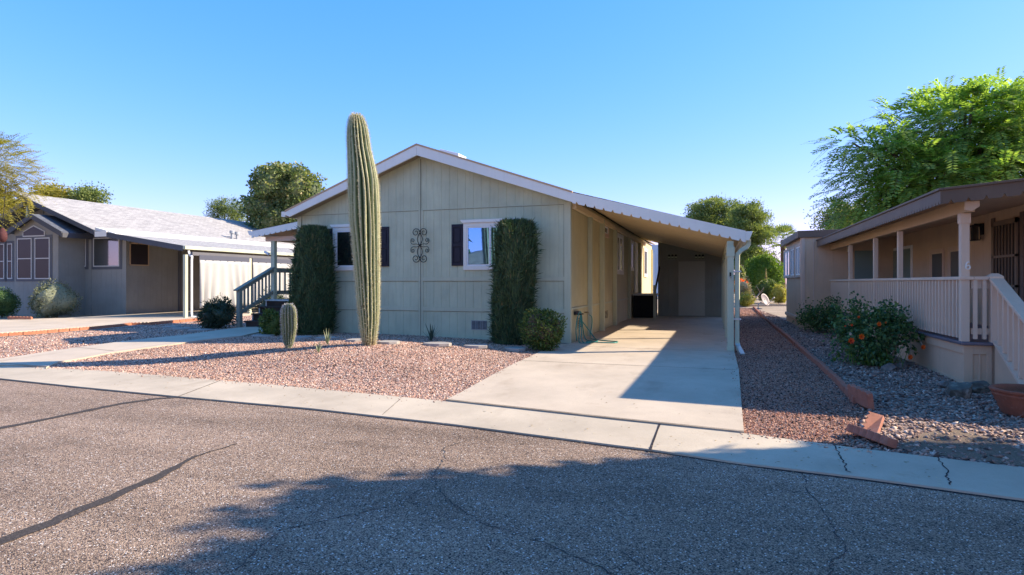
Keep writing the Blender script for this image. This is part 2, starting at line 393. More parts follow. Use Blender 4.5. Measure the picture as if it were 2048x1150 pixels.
def leaf_arrays(P, A, Nn, ln, wd, fold=.25):
    A = unit(A); S = unit(np.cross(A, Nn)); Nn = np.cross(S, A)
    ln = np.asarray(ln)[:, None]*np.ones((len(P), 1)); wd = np.asarray(wd)[:, None]*np.ones((len(P), 1))
    m = P+A*ln*.45
    V = np.stack([P, m+S*wd/2+Nn*wd*fold, P+A*ln, m-S*wd/2+Nn*wd*fold], 1).reshape(-1, 3)
    n = len(P); return V, np.arange(4*n).reshape(n, 4)
def rnd_dir(n): return unit(RNG.normal(size=(n, 3)))
def lump(dirs, seed, amp=.18, fr=3.):
    r = np.random.default_rng(seed); o = np.zeros(len(dirs))
    for k in range(6):
        w = r.normal(size=3)*fr; o += np.sin(dirs@w+r.uniform(0, 6.28))
    return 1+amp*o/2.4
def foliage(blobs, n, ln, wd, seed=1, out=.6, droop=0., shell=.55, amp=.18, clump=0, crad=.25, flat=0.):
    """leaves filling lumpy blobs (cx,cy,cz,rx,ry,rz); returns verts, faces"""
    B = np.array(blobs, float); vol = (B[:, 3]*B[:, 4]*B[:, 5])**.75; pick = RNG.choice(len(B), n, p=vol/vol.sum())
    d = rnd_dir(n); q = (shell+(1-shell)*RNG.random(n)**.6)
    lf = np.ones(n)
    for i in range(len(B)):
        k = pick == i; lf[k] = lump(d[k], seed+i, amp)
    P = B[pick, :3] + d*B[pick, 3:]*(q*lf)[:, None]
    if clump:
        nc = max(8, n//clump); C = P[:nc]; cd = d[:nc]; w = RNG.integers(0, nc, n)
        P = C[w]+RNG.normal(size=(n, 3))*np.array(crad); d = cd[w]
    A = unit(d*out+rnd_dir(n)*.8+np.array([0, 0, -droop])); Nn = unit(rnd_dir(n)+np.array([0, 0, flat]))
    s = RNG.uniform(.65, 1.3, n)
    return leaf_arrays(P, A, Nn, ln*s, wd*s)
def core(blobs, k=.8, seed=1, amp=.15):
    mb = MB()
    for i, (cx, cy, cz, rx, ry, rz) in enumerate(blobs):
        bm = bmesh.new(); bmesh.ops.create_icosphere(bm, subdivisions=3, radius=1)
        d = np.array([v.co[:] for v in bm.verts]); r = lump(unit(d), seed+i, amp)*k
        V = d*r[:, None]*np.array([rx, ry, rz])+np.array([cx, cy, cz])
        mb.add(V.tolist(), [tuple(v.index for v in f.verts) for f in bm.faces]); bm.free()
    return mb
def bm_join(VFs):
    o = 0; V = []; Fc = []
    for v, f in VFs: V.append(v); Fc.append(f+o); o += len(v)
    return np.concatenate(V), np.concatenate(Fc)

# ------------------------------------------------------------------ setting
def pline(pix, dz): return [gp(a, b, dz) for a, b in pix]
# ground: one sheet to the horizon
gx = np.unique(np.concatenate([np.linspace(-400, -45, 12), np.arange(-45, 30.1, .5), np.linspace(30, 400, 12)]))
gy = np.unique(np.concatenate([np.linspace(-200, -14, 10), np.arange(-14, 26.1, .5), np.linspace(26, 600, 16)]))
X, Y = np.meshgrid(gx, gy); Z = h(X, Y)-.05
Z = np.where(Y < kb(X)+.6, np.minimum(Z, -.2), Z)
Z += np.where(Y > 17, .03*np.clip(Y-17, 0, 20), 0)*sm((Y-17)/8)*.6
n, m = X.shape
gv = np.stack([X, Y, Z], -1).reshape(-1, 3)
ii = (np.arange(n-1)[:, None]*m+np.arange(m-1)[None]).ravel()
o = npmesh('ground', gv, np.stack([ii, ii+1, ii+m+1, ii+m], 1), 'dirt', smooth=True); o['kind'] = 'structure'

def drape(name, poly, zf, mat, cell=.35, thick=0., kind='structure', smooth=True):
    bm = bmesh.new(); f = bm.faces.new([bm.verts.new((p[0], p[1], 0)) for p in poly])
    bmesh.ops.triangulate(bm, faces=[f])
    xs = [p[0] for p in poly]; ys = [p[1] for p in poly]
    for ax, lo, hi in ((0, min(xs), max(xs)), (1, min(ys), max(ys))):
        t = math.floor(lo/cell)*cell+cell
        while t < hi:
            co = [0, 0, 0]; no = [0, 0, 0]; co[ax] = t; no[ax] = 1
            bmesh.ops.bisect_plane(bm, geom=bm.verts[:]+bm.edges[:]+bm.faces[:], plane_co=co, plane_no=no); t += cell
    bmesh.ops.remove_doubles(bm, verts=bm.verts[:], dist=1e-4)
    bmesh.ops.recalc_face_normals(bm, faces=bm.faces[:])
    if bm.faces[:] and sum(f.normal.z for f in bm.faces) < 0: bmesh.ops.reverse_faces(bm, faces=bm.faces[:])
    for v in bm.verts: v.co.z = float(zf(v.co.x, v.co.y))
    if thick:
        be = [e for e in bm.edges if e.is_boundary]
        r = bmesh.ops.extrude_edge_only(bm, edges=be)
        for v in [g for g in r['geom'] if isinstance(g, bmesh.types.BMVert)]: v.co.z -= thick
    me = bpy.data.meshes.new(name); bm.to_mesh(me); bm.free(); me.materials.append(MATS[mat])
    o = bpy.data.objects.new(name, me); COL.objects.link(o); o['kind'] = kind; return o
# road
rp = [(p.x, p.y+.02) for p in KFE]; drape('road', rp+[(70, -40), (-70, -40)], lambda x, y: -.118-.012*sm((kf(x)-y)/1.5)*0, 'asphalt', 2.)
# concrete edge strip along the road, slightly proud of the asphalt
def strip(name, A, B, mat, za, zb, drop):
    v = []; f = []
    for a, b in zip(A, B): v += [(a.x, a.y, za), (b.x, b.y, zb), (b.x, b.y, zb-drop), (a.x, a.y, za-drop)]
    for i in range(len(A)-1):
        k = 4*i; f += [(k, k+1, k+5, k+4), (k+1, k+2, k+6, k+5), (k, k+4, k+7, k+3)]
    return struct(name, v, f, mat)
def dens(P, k=8):
    out = []
    for a, b in zip(P[:-1], P[1:]): out += [a.lerp(b, i/k) for i in range(k)]
    return out+[P[-1]]
strip('kerb', dens(KBE), dens(KFE), 'kerb_concrete', -.078, -.100, .1)
# slabs
KBm = lambda x0, x1, n=8, off=.015: [(x, float(kb(x))+off) for x in np.linspace(x0, x1, n)]
dl = [gp(890, 803), gp(1030, 728), gp(1062, 714), gp(1096, 696)]; dr = gp(1488, 868)
DRIVE = KBm(dl[0].x, dr.x) + [(3.36, -3), (3.37, 0), (3.4, 14.2), (-.05, 14.2), (-.05, -.12), (-.3, -.12), (dl[3].x, dl[3].y), (dl[2].x, dl[2].y), (dl[1].x, dl[1].y)]
def hd(x, y): return np.maximum(h(np.maximum(x, .4), y), -.08)+.016
drape('driveway', DRIVE, hd, 'concrete', .5, .12)
def ribbon(name, pts, w, mat, zf, dz, wob=0.):
    pts = [Vector((p[0], p[1], 0)) for p in pts]; v = []; f = []
    for i, p in enumerate(pts):
        t = (pts[min(i+1, len(pts)-1)]-pts[max(i-1, 0)]).normalized(); s = Vector((-t.y, t.x, 0))
        ww = (w[i] if isinstance(w, list) else w)*(1+random.uniform(-wob, wob))/2
        for k in (1, -1):
            q = p+s*ww*k; v.append((q.x, q.y, float(zf(q.x, q.y))+dz))
    for i in range(len(pts)-1): f.append((2*i, 2*i+1, 2*i+3, 2*i+2))
    return struct(name, v, f, mat)
def wig(pts, n=12, amp=.02, drift=0.):
    out = []; off = 0.
    for a, b in zip(pts[:-1], pts[1:]):
        a, b = Vector(a[:2]), Vector(b[:2]); t = (b-a).normalized(); s = Vector((-t.y, t.x))
        for i in range(n):
            off = off*.6+random.uniform(-amp, amp); out.append(a.lerp(b, i/n)+s*off)
    return out+[Vector(pts[-1][:2])]
for y in (-3.05, -.55, 3.2, 6.8):
    x0 = -.25 if y < -1 else -.02
    ribbon('slab_joint', [(x0-(.0 if y > -1 else .0), y), (1.5, y), (3.33, y)], .014, 'crack_dark', hd, .004)
# walkway
wa = [gp(a, b, .04) for a, b in [(-60,728),(0,716),(150,694),(248,681),(366,669),(469,655)]]
wb = [gp(a, b, .04) for a, b in [(522,662),(480,671),(345,687),(225,703),(117,722),(92,733)]]
WALK = [(p.x, p.y) for p in wa]+[(-9.75, 1.15), (-8.3, 1.15)]+[(p.x, p.y) for p in wb]
wk0 = wb[-1].x; WALK += [(x, float(kb(x))+.015) for x in np.linspace(wk0-.1, wa[0].x-.6, 5)]
hw = lambda x, y: np.maximum(h(x, y)+.03, -.07)
drape('walkway', WALK, hw, 'walk_concrete', .4, .12)
for (a, b), (c, d) in (((0+2, 726), (75, 732)), ((150, 694.5), (228, 702))):
    p, q = gp(a, b, .03), gp(c, d, .03); ribbon('walk_joint', [p, p.lerp(q, .5), q], .012, 'crack_dark', hw, .004)
# gravel yards
FRONT = KBm(wk0+.0, dl[0].x, 14)+[(p.x, p.y) for p in dl[1:]]+[(-.2, .1), (-7.2, .1), (-7.2, 5), (-8.2, 5), (-8.25, 1.15)]+[(p.x, p.y) for p in wb]
drape('red_gravel_yard', FRONT, lambda x, y: h(x, y), 'red_gravel_bed', .3, .1)
nd = [gp(a, b, .02) for a, b in [(-120,674),(0,666),(182,653),(300,644),(372,639)]]
LEFTB = [(p.x, p.y) for p in nd]+[(-16.2, 9), (-9.9, 9), (-9.85, 1.2)]+[(p.x, p.y) for p in wa[::-1]]
drape('red_gravel_yard', LEFTB, lambda x, y: h(x, y), 'red_gravel_bed', .4)
NB = [(p.x, p.y) for p in nd]+[(-16.3, 18), (-21.25, 18), (-21.25, 6.3), (gp(130, 637).x, gp(130, 637).y), (gp(0, 641).x, gp(0, 641).y), (gp(-120, 645).x, gp(-120, 645).y)]
drape('neighbour_driveway', NB, lambda x, y: h(x, y)+.03, 'concrete', .8, .1)
EDGE = [gp(a, b) for a, b in [(1507,616),(1545,652),(1575,677),(1634,729),(1674,766),(1706,802),(1738,822)]]
RSTRIP = KBm(dr.x+.0, gp(1708, 893).x, 5)+[(gp(1716, 862).x, gp(1716, 862).y)]+[(p.x, p.y) for p in EDGE[::-1]]+[(3.42, EDGE[0].y), (3.42, 14.2), (3.37, 0), (3.36, -3)]
drape('red_gravel_strip', RSTRIP, lambda x, y: h(x, y)-.005, 'shaded_red_bed', .3)
GBED = KBm(gp(1708, 893).x, 9.5, 8)+[(9.5, -3.4), (6.15, -3.4), (6.15, 6.2), (5.4, 6.2), (5.4, 13), (EDGE[0].x, EDGE[0].y)]+[(p.x, p.y) for p in EDGE[1:]]+[(gp(1716, 862).x, gp(1716, 862).y)]
def hg(x, y): return h(x, y)+.03*np.exp(-((x-4.6)**2+(y+5.9)**2)/.5)
drape('grey_gravel_bed', GBED, hg, 'grey_gravel_bed', .3)
DP = [gp(a, b) for a, b in [(1772,895),(1850,870),(1920,862),(2010,885),(2048,905),(2048,934),(1900,914)]]
drape('bare_soil_patch', [(p.x, p.y) for p in DP], lambda x, y: hg(x, y)+.004, 'bed_soil', .2)

# loose stones: far too many to count
def inside(P, poly):
    x, y = P[:, 0], P[:, 1]; c = np.zeros(len(P), bool); n = len(poly)
    for i in range(n):
        x0, y0 = poly[i][:2]; x1, y1 = poly[(i+1) % n][:2]
        k = ((y0 > y) != (y1 > y)) & (x < (x1-x0)*(y-y0)/((y1-y0) if y1 != y0 else 1e-9)+x0); c ^= k
    return c
OCT = np.array([(1,0,0),(-1,0,0),(0,1,0),(0,-1,0),(0,0,1),(0,0,-1)], float)
OCF = np.array([(0,2,4),(2,1,4),(1,3,4),(3,0,4),(2,0,5),(1,2,5),(3,1,5),(0,3,5)])
def stones(name, poly, n, r0, r1, mat, zf, flat=.6, avoid=None):
    P = np.array([p[:2] for p in poly]); lo, hi = P.min(0), P.max(0); pts = []
    while sum(map(len, pts)) < n:
        q = lo+(hi-lo)*RNG.random((n, 2)); q = q[inside(q, poly)]
        d = np.hypot(q[:, 0]-CAM[0], q[:, 1]-CAM[1]); q = q[RNG.random(len(q)) < np.clip((11/d)**1.3, .05, 1)]
        if avoid is not None: q = q[~avoid(q)]
        pts.append(q)
    p = np.concatenate(pts)[:n]; r = r0+(r1-r0)*RNG.random(n)**2
    an = RNG.uniform(0, 6.28, n); V = OCT[None]*(1+RNG.normal(0, .22, (n, 6, 1)))
    V = V+RNG.normal(0, .16, V.shape); V *= np.stack([np.ones(n), RNG.uniform(.55, 1, n), RNG.uniform(flat*.6, flat*1.2, n)], 1)[:, None]
    tl = RNG.normal(0, .35, (n, 2)); V[:, :, 2] += V[:, :, 0]*tl[:, :1]+V[:, :, 1]*tl[:, 1:]
    c, s = np.cos(an)[:, None], np.sin(an)[:, None]
    x = V[:, :, 0]*c-V[:, :, 1]*s; y = V[:, :, 0]*s+V[:, :, 1]*c
    W = np.stack([x, y, V[:, :, 2]], -1)*r[:, None, None]; z = zf(p[:, 0], p[:, 1])+r*.25
    W += np.concatenate([p, z[:, None]], 1)[:, None]
    Fc = (OCF[None]+6*np.arange(n)[:, None, None]).reshape(-1, 3)
    o = npmesh(name, W.reshape(-1, 3), Fc, mat); o['kind'] = 'stuff'; return o
stones('red_gravel', FRONT, 95000, .0065, .017, 'red_pebble', h)
stones('red_gravel', LEFTB, 18000, .01, .024, 'red_pebble', h)
stones('red_gravel', RSTRIP, 36000, .006, .016, 'shaded_red_pebble', h)
stones('grey_gravel', GBED, 22000, .011, .034, 'grey_pebble', hg, .5, avoid=lambda q: inside(q, [(p.x, p.y) for p in DP]) & (RNG.random(len(q)) < .35))
GL = [gp(a, b, .02) for a, b in [(0,668),(182,656),(300,647),(300,650),(182,660),(0,674)]]
drape('pale_gravel_margin', [(p.x, p.y) for p in GL], lambda x, y: h(x, y)+.012, 'pale_gravel_bed', .5)
# spilled stones and litter on the pavement
lit = []
for _ in range(150):
    px = random.uniform(150, 1900); t = random.random(); i = np.interp(px, [0, 900, 2048], [737, 812, 945]); y = i+random.uniform(0, 45)
    p = fixz(px, y, -.09); lit.append((p.x, p.y, -.084))
for _ in range(80):
    p = fixz(random.uniform(700, 2040), random.uniform(930, 1140), -.118); lit.append((p.x, p.y, -.112))
for _ in range(30):
    p = gp(random.uniform(960, 1440), random.uniform(720, 850)); lit.append((p.x, p.y, float(hd(p.x, p.y))+.005))
lp = np.array(lit); lv, lf_ = leaf_arrays(lp, np.c_[RNG.normal(size=(len(lp), 2)), np.zeros(len(lp))], np.tile([0, 0, 1.], (len(lp), 1)), RNG.uniform(.012, .04, len(lp)), RNG.uniform(.006, .018, len(lp)))
o = npmesh('litter', lv, lf_, 'litter'); o['kind'] = 'stuff'

def spill(name, pts, n, spread, r0, r1, mat, zf):
    P = np.array(pts)[RNG.integers(0, len(pts), n)]+RNG.normal(0, spread, (n, 2))
    bx_ = [(P[:, 0].min()-1, P[:, 1].min()-1), (P[:, 0].max()+1, P[:, 1].min()-1), (P[:, 0].max()+1, P[:, 1].max()+1), (P[:, 0].min()-1, P[:, 1].max()+1)]
    r = r0+(r1-r0)*RNG.random(n)**2; V = OCT[None]*(1+RNG.normal(0, .2, (n, 6, 1)))*np.array([1, .8, .5]); W = V*r[:, None, None]+np.concatenate([P, (zf(P[:, 0], P[:, 1])+r*.3)[:, None]], 1)[:, None]
    o = npmesh(name, W.reshape(-1, 3), (OCF[None]+6*np.arange(n)[:, None, None]).reshape(-1, 3), mat); o['kind'] = 'stuff'
kz0 = lambda x, y: -.078-.022*np.clip((kb(x)-y)/np.maximum(kb(x)-kf(x), .01), 0, 1)
spill('red_gravel', [(x, float(kb(x))-.06) for x in np.linspace(-8, dl[0].x, 60)]+[(x, float(kb(x))-.05) for x in np.linspace(dr.x, 4.3, 20)], 420, .07, .005, .016, 'red_pebble', kz0)
spill('red_gravel', [tuple(dl[0].lerp(dl[2], t)[:2]) for t in np.linspace(0, 1, 30)]+[(3.3, y) for y in np.linspace(-6, 2, 30)], 260, .06, .005, .014, 'red_pebble', hd)
# sealed seams and cracks in the asphalt, joints and cracks in the edge strip
flat = lambda z: (lambda x, y: z)
def rd(pix, n=10, amp=.02): return wig([fixz(a, b, -.118) for a, b in pix], n, amp)
ribbon('tar_seam', rd([(-60,867),(0,857),(120,833),(240,808),(310,798),(352,795)], 8, .008), .10, 'tar', flat(-.118), .004, .18)
T2 = rd([(-120,1135),(0,1085),(150,1026),(300,962),(392,914),(420,903),(475,888)], 8, .012)
ribbon('tar_seam', T2, [.10]*26+[.09, .085, .07, .05, .045, .04, .035, .03, .03, .025]+[.02]*(len(T2)-36), 'tar', flat(-.118), .004, .22)
for pix in ([(885,920),(868,955),(895,1000),(960,1045),(1100,1090),(1230,1150)], [(868,957),(800,1010),(700,1030),(560,1060),(470,1140)],
            [(1606,942),(1612,970),(1660,1045),(1692,1100),(1664,1120),(1670,1160)], [(1240,1105),(1310,1148)], [(890,918),(886,895),(940,880)]):
    ribbon('road_crack', rd(pix, 14, .012), .0065, 'crack_soft', flat(-.118), .003, .8)
kz = lambda x, y: -.078-.022*np.clip((kb(x)-y)/np.maximum(kb(x)-kf(x), .01), 0, 1)
for pix, w, a in (([(1319,851),(1300,898)], .02, .001), ([(440,763),(355,792)], .012, .001), ([(1664,891),(1685,922),(1702,943)], .01, .02), ([(1876,918),(1892,945),(1900,968)], .01, .02), ([(800,800),(765,828)], .006, .001)):
    ribbon('kerb_joint', wig([fixz(a_, b_, -.09) for a_, b_ in pix], 8, a), w, 'crack_dark', kz, .003, .3)
ribbon('kerb_gap', [(x, float(kb(x))+.012) for x in np.linspace(dl[0].x, dr.x, 20)], .018, 'crack_dark', flat(-.0615), .004, .3)
ribbon('road_seam', [(x, float(kf(x))-.012) for x in np.linspace(-12, 9, 90)], .03, 'crack_dark', flat(-.118), .003, .5)

# ------------------------------------------------------------------ house building helpers
def fr(ax, c, sg, a, o, z):                    # a along the wall, o outwards, z up
    return (a, c+sg*o, z) if ax == 'x' else (c+sg*o, a, z)
def wbox(mb, ax, c, sg, a0, a1, o0, o1, z0, z1):
    p, q = fr(ax, c, sg, a0, o0, z0), fr(ax, c, sg, a1, o1, z1)
    return mb.box(min(p[0], q[0]), max(p[0], q[0]), min(p[1], q[1]), max(p[1], q[1]), z0, z1)
def siding(mb, ax, c, sg, a0, a1, zb, zt, w=.2032, g=.007, dep=.006, knots=()):
    """grooved sheet siding: boards between a0 and a1, top profile zt(a)"""
    xs = [a0]; t = a0
    while t < a1-1e-6: t = min(a1, t+w); xs.append(t)
    for i in range(len(xs)-1):
        l = xs[i]+(g/2 if i else 0); r = xs[i+1]-(g/2 if i < len(xs)-2 else 0)
        cut = [l]+[k for k in knots if l+1e-4 < k < r-1e-4]+[r]
        ring = [(l, zb), (r, zb)]+[(k, zt(k)) for k in cut[::-1]]
        mb.add([fr(ax, c, sg, a, 0, z) for a, z in ring], [tuple(range(len(ring)))])
        if i < len(xs)-2:
            s0, s1 = r, r+g; za, zc = zt(s0), zt(s1)
            mb.add([fr(ax, c, sg, *k) for k in ((s0, 0, zb), (s0, 0, za), (s0+.002, -dep, zb), (s0+.002, -dep, za), (s1-.002, -dep, zb), (s1-.002, -dep, zc), (s1, 0, zb), (s1, 0, zc))],
                   [(0, 1, 3, 2), (2, 3, 5, 4), (4, 5, 7, 6)])
    return mb
def window(par, ax, c, sg, a0, a1, z0, z1, tw=.08, out=.03, trim='white_trim', sash='vinyl_white', pane='glass', split=None, crown=False, sill=True, sw=.035, label=None, hbar=None):
    t = MB(); b = tw*1.1
    wbox(t, ax, c, sg, a0, a0+tw, 0, out, z0+b, z1-tw); wbox(t, ax, c, sg, a1-tw, a1, 0, out, z0+b, z1-tw)
    wbox(t, ax, c, sg, a0, a1, 0, out+(.004 if sill else 0), z0, z0+b); wbox(t, ax, c, sg, a0, a1, 0, out, z1-tw, z1)
    w = part('window', t, trim, par, label, bev=.003)
    if crown:
        k = [(a0-.02, z1+.002), (a1+.02, z1+.002), (a1+.07, z1+.075), (a0-.07, z1+.075)]
        part('lintel', MB().prism([fr(ax, c, sg, a, .002, z) for a, z in k], Vector(fr(ax, 0, sg, 0, .06, 0))), trim, w, bev=.003)
    i0, i1, j0, j1 = a0+tw, a1-tw, z0+b, z1-tw
    s = MB(); so = out*.72
    wbox(s, ax, c, sg, i0, i0+sw, 0, so, j0, j1); wbox(s, ax, c, sg, i1-sw, i1, 0, so, j0, j1)
    wbox(s, ax, c, sg, i0+sw, i1-sw, 0, so, j0, j0+sw); wbox(s, ax, c, sg, i0+sw, i1-sw, 0, so, j1-sw, j1)
    if split: wbox(s, ax, c, sg, split-sw*.7, split+sw*.7, 0, so+.004, j0+sw, j1-sw)
    if hbar: wbox(s, ax, c, sg, i0+sw, i1-sw, 0, so+.003, hbar-sw*.4, hbar+sw*.4)
    part('frame', s, sash, w, bev=.002)
    cuts = [i0+sw*.6]+([split] if split else [])+[i1-sw*.6]
    for p, q in zip(cuts[:-1], cuts[1:]):
        part('pane', wbox(MB(), ax, c, sg, p, q, .003, so*.4, j0+sw*.5, j1-sw*.5), pane, w)
    return w
def shutter(par, ax, c, sg, a0, a1, z0, z1, mat='shutter_navy'):
    m = MB(); e = .05; zm = (z0+z1)/2
    for p, q, r, s in ((a0, a0+e, z0, z1), (a1-e, a1, z0, z1), (a0+e, a1-e, z0, z0+e*1.3), (a0+e, a1-e, z1-e*1.3, z1), (a0+e, a1-e, zm-e*.8, zm+e*.8)): wbox(m, ax, c, sg, p, q, 0, .032, r, s)
    for r, s in ((z0+e*1.3, zm-e*.8), (zm+e*.8, z1-e*1.3)):
        wbox(m, ax, c, sg, a0+e, a1-e, 0, .012, r, s); wbox(m, ax, c, sg, a0+e+.025, a1-e-.025, .0, .027, r+.03, s-.03)
    return part('shutter', m, mat, par, bev=.003)
def slats(par, name, ax, c, sg, a0, a1, z0, z1, n, mat, back='black_void', cols=1):
    m = MB(); w = (a1-a0)/cols
    for k in range(cols):
        p, q = a0+k*w+.008, a0+(k+1)*w-.008
        for i in range(n):
            z = z0+(z1-z0)*(i+.15)/n; wbox(m, ax, c, sg, p+.012, q-.012, .004, .02, z, z+(z1-z0)/n*.4)
        wbox(m, ax, c, sg, p, p+.012, 0, .018, z0, z1); wbox(m, ax, c, sg, q-.012, q, 0, .018, z0, z1)
    wbox(m, ax, c, sg, a0, a1, 0, .017, z0-.012, z0); wbox(m, ax, c, sg, a0, a1, 0, .017, z1, z1+.012)
    v = part(name, m, mat, par)
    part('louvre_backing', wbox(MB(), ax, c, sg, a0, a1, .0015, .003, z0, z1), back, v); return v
def scallop(mb, p, q, hgt, thick, pitch, notch=.05, nw=.3):
    """board from p to q (its top edge) with V notches cut up into its lower edge"""
    p, q = Vector(p), Vector(q); t = q-p; L = t.length; n = max(1, int(L/pitch)); low = []
    for i in range(n):
        u0 = (i+.5-nw/2)/n; um = (i+.5)/n; u1 = (i+.5+nw/2)/n
        low += [p+t*u0-Vector((0, 0, hgt)), p+t*um-Vector((0, 0, hgt-notch)), p+t*u1-Vector((0, 0, hgt))]
    ring = [p, q, q-Vector((0, 0, hgt))]+low[::-1]+[p-Vector((0, 0, hgt))]
    return mb.prism(ring, thick)

# ------------------------------------------------------------------ the sage house
home = thing('mobile_home', 'sage green mobile home with white trim, navy shutters and an open carport', 'house', (0, 0, 0))
XL, RX, RZ, EX, EZ, CX_, CZ = -7.16, -3.58, 4.59, .13, 3.30, 3.57, 2.36
LX, LZ = -7.30, 3.17
def ztop(x):
    return LZ+(RZ-LZ)*(x-LX)/(RX-LX) if x < RX else (RZ+(EZ-RZ)*(x-RX)/(EX-RX) if x < EX else EZ+(CZ-EZ)*(x-EX)/(CX_-EX))
YB = 18.0
w = MB()
siding(w, 'x', 0, -1, XL, 0, -.12, lambda x: ztop(x)-.1, knots=(RX,))
part('front_wall', w, 'sage_siding', home)
w = MB(); siding(w, 'y', 0, 1, 0, YB, -.12, lambda y: ztop(0)-.1, .2032)
part('side_wall', w, 'sage_side', home)
w = MB(); w.box(XL, XL+.01, .01, YB, -.12, 3.1); w.prism([(XL, YB, -.12), (0, YB, -.12), (0, YB, ztop(0)-.1), (RX, YB, RZ-.1), (XL, YB, ztop(XL)-.1)], (0, -.01, 0))
part('rear_wall', w, 'sage_siding', home)
t = MB()
for a, b in ((XL+.10, -3.70), (-3.58, -.13)):
    t.box(a, b, -.018, -.001, 1.385, 1.475); t.box(a, b, -.018, -.001, .675, .765)
    t.box(a, b, -.020, -.001, -.1, .075)
t.box(-3.70, -3.58, -.014, -.001, -.1, 3.07)
t.box(XL-.018, XL+.10, -.022, -.001, -.1, 3.05); t.box(-.13, .018, -.022, -.001, -.1, 3.12); t.box(.0015, .02, -.0005, .10, -.1, 3.12)
part('trim_board', t, 'sage_trim', home, bev=.003)
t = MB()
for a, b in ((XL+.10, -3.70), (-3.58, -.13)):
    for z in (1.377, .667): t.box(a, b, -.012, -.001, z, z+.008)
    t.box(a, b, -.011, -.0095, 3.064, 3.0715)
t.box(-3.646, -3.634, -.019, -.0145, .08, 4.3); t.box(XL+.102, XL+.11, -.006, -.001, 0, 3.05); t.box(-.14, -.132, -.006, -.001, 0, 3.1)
part('shadow_seam_line', t, 'sage_shadow_seam', home)  # shade under battens and along trim painted as dark strips, plus the wall seam
t = MB().box(XL+.1, -.13, -.009, -.001, 3.072, 3.09); part('gable_flashing', t, 'sage_trim', home)
window(home, 'x', 0, -1, -2.53, -1.18, 1.64, 2.73, .085, .034, split=-1.87, crown=True)
window(home, 'x', 0, -1, -6.10, -4.80, 1.65, 2.73, .085, .034, pane='glass_dark', split=-5.42, crown=True)
for a, b in ((-2.83, -2.54), (-1.17, -.88), (-6.40, -6.11), (-4.79, -4.50)): shutter(home, 'x', 0, -1, a, b, 1.74, 2.71)
slats(home, 'crawl_vent', 'x', 0, -1, -2.34, -1.95, .27, .46, 7, 'vent_grey', cols=3)
slats(home, 'crawl_vent', 'x', 0, -1, -5.37, -5.2, .30, .35, 2, 'sage_trim', 'sage_trim')
# roof
TH_ = .05
r = MB().prism([(LX, -.3, LZ), (RX, -.3, RZ), (EX, -.3, EZ), (EX, -.3, EZ-TH_), (RX, -.3, RZ-TH_), (LX, -.3, LZ-TH_)], (0, YB+.6, 0))
roof = part('roof', r, 'shingle_tan', home)
d = .235
b = MB(); B0 = -.345
b.prism([(LX, B0, LZ-.035), (RX, B0, RZ-.035), (RX, B0, RZ-d-.035), (LX+.14, B0, LZ+.055-d+.02), (LX, B0, LZ-.11)], (0, .043, 0))
b.prism([(RX+.004, B0, RZ-.035), (EX, B0, EZ-.035), (EX, B0, EZ-d), (RX+.004, B0, RZ-d-.035)], (0, .043, 0))
part('barge_board', b, 'white_trim', roof, bev=.003)
part('drip_edge', MB().prism([(LX, B0-.012, LZ-.034), (RX, B0-.012, RZ-.034), (EX, B0-.012, EZ-.034), (EX, B0-.012, EZ+.006), (RX, B0-.012, RZ+.006), (LX, B0-.012, LZ+.006)], (0, .05, 0)), 'beam_tan', roof)
s = MB()
s.prism([(LX+.02, -.3, LZ-.16), (RX, -.3, RZ-.2), (RX, -.3, RZ-.21), (LX+.02, -.3, LZ-.17)], (0, .298, 0)); s.prism([(RX, -.3, RZ-.2), (EX, -.3, EZ-.2), (EX, -.3, EZ-.21), (RX, -.3, RZ-.21)], (0, .298, 0))
part('soffit', s, 'soffit', roof)
part('eave_fascia', MB().box(LX-.12, LX-.0, -.33, YB, LZ-.15, LZ-.02), 'white_trim', roof)
for (x, y, a) in ((-3.2, .7, .28), (-2.25, 7, .3)):
    z = ztop(x); v = MB().prism([(x-a, y, ztop(x-a)-.02), (x+a*.8, y, ztop(x+a*.8)-.02), (x+a*.8, y, ztop(x+a*.8)+.16), (x-a, y, ztop(x-a)+.13)], (0, .5, 0))
    part('roof_vent', v, 'vinyl_white', roof, bev=.01)
# carport
YC = 14.2
c = MB().prism([(EX-.02, -.3, EZ), (CX_, -.3, CZ), (CX_, -.3, CZ-.03), (EX-.02, -.3, EZ-.03)], (0, YC+.3, 0))
cp = part('carport_roof', c, 'shingle_tan', home)
sl = (CZ-EZ)/(CX_-EX)
pan = MB(); y = -.29
while y < YC-.1:
    a0, z0 = .03, EZ+sl*(.03-EX)-.05; a1, z1 = CX_-.02, CZ-.05
    pan.prism([(a0, y, z0), (a0, y+.15, z0), (a0, y+.16, z0-.013), (a0, y+.20, z0-.013), (a0, y+.20, z0-.019), (a0, y+.155, z0-.019), (a0, y+.145, z0-.006), (a0, y, z0-.006)], (a1-a0, 0, z1-z0)); y += .202
part('ceiling_pan', pan, 'pan_metal', cp)
part('scalloped_fascia', scallop(MB(), (EX, -.345, EZ-.03), (CX_+.01, -.345, CZ-.0), .225, (0, .03, 0), .19, .055, .3), 'white_trim', cp)
g = MB(); pr = [(CX_+.012, CZ-.19), (CX_+.075, CZ-.19), (CX_+.135, CZ-.03), (CX_+.135, CZ-.015), (CX_+.012, CZ-.015)]
g.prism([(a, -.345, z) for a, z in pr], (0, YC+.3, 0)); part('gutter', g, 'white_trim', cp, bev=.004)
hb = MB().box(3.24, 3.36, -.3, YC, 2.03, 2.17); part('header_beam', hb, 'sage_trim', cp)
hb = MB().box(.025, .12, .1, YC, 2.98, 3.10); part('ledger', hb, 'pan_metal', cp)
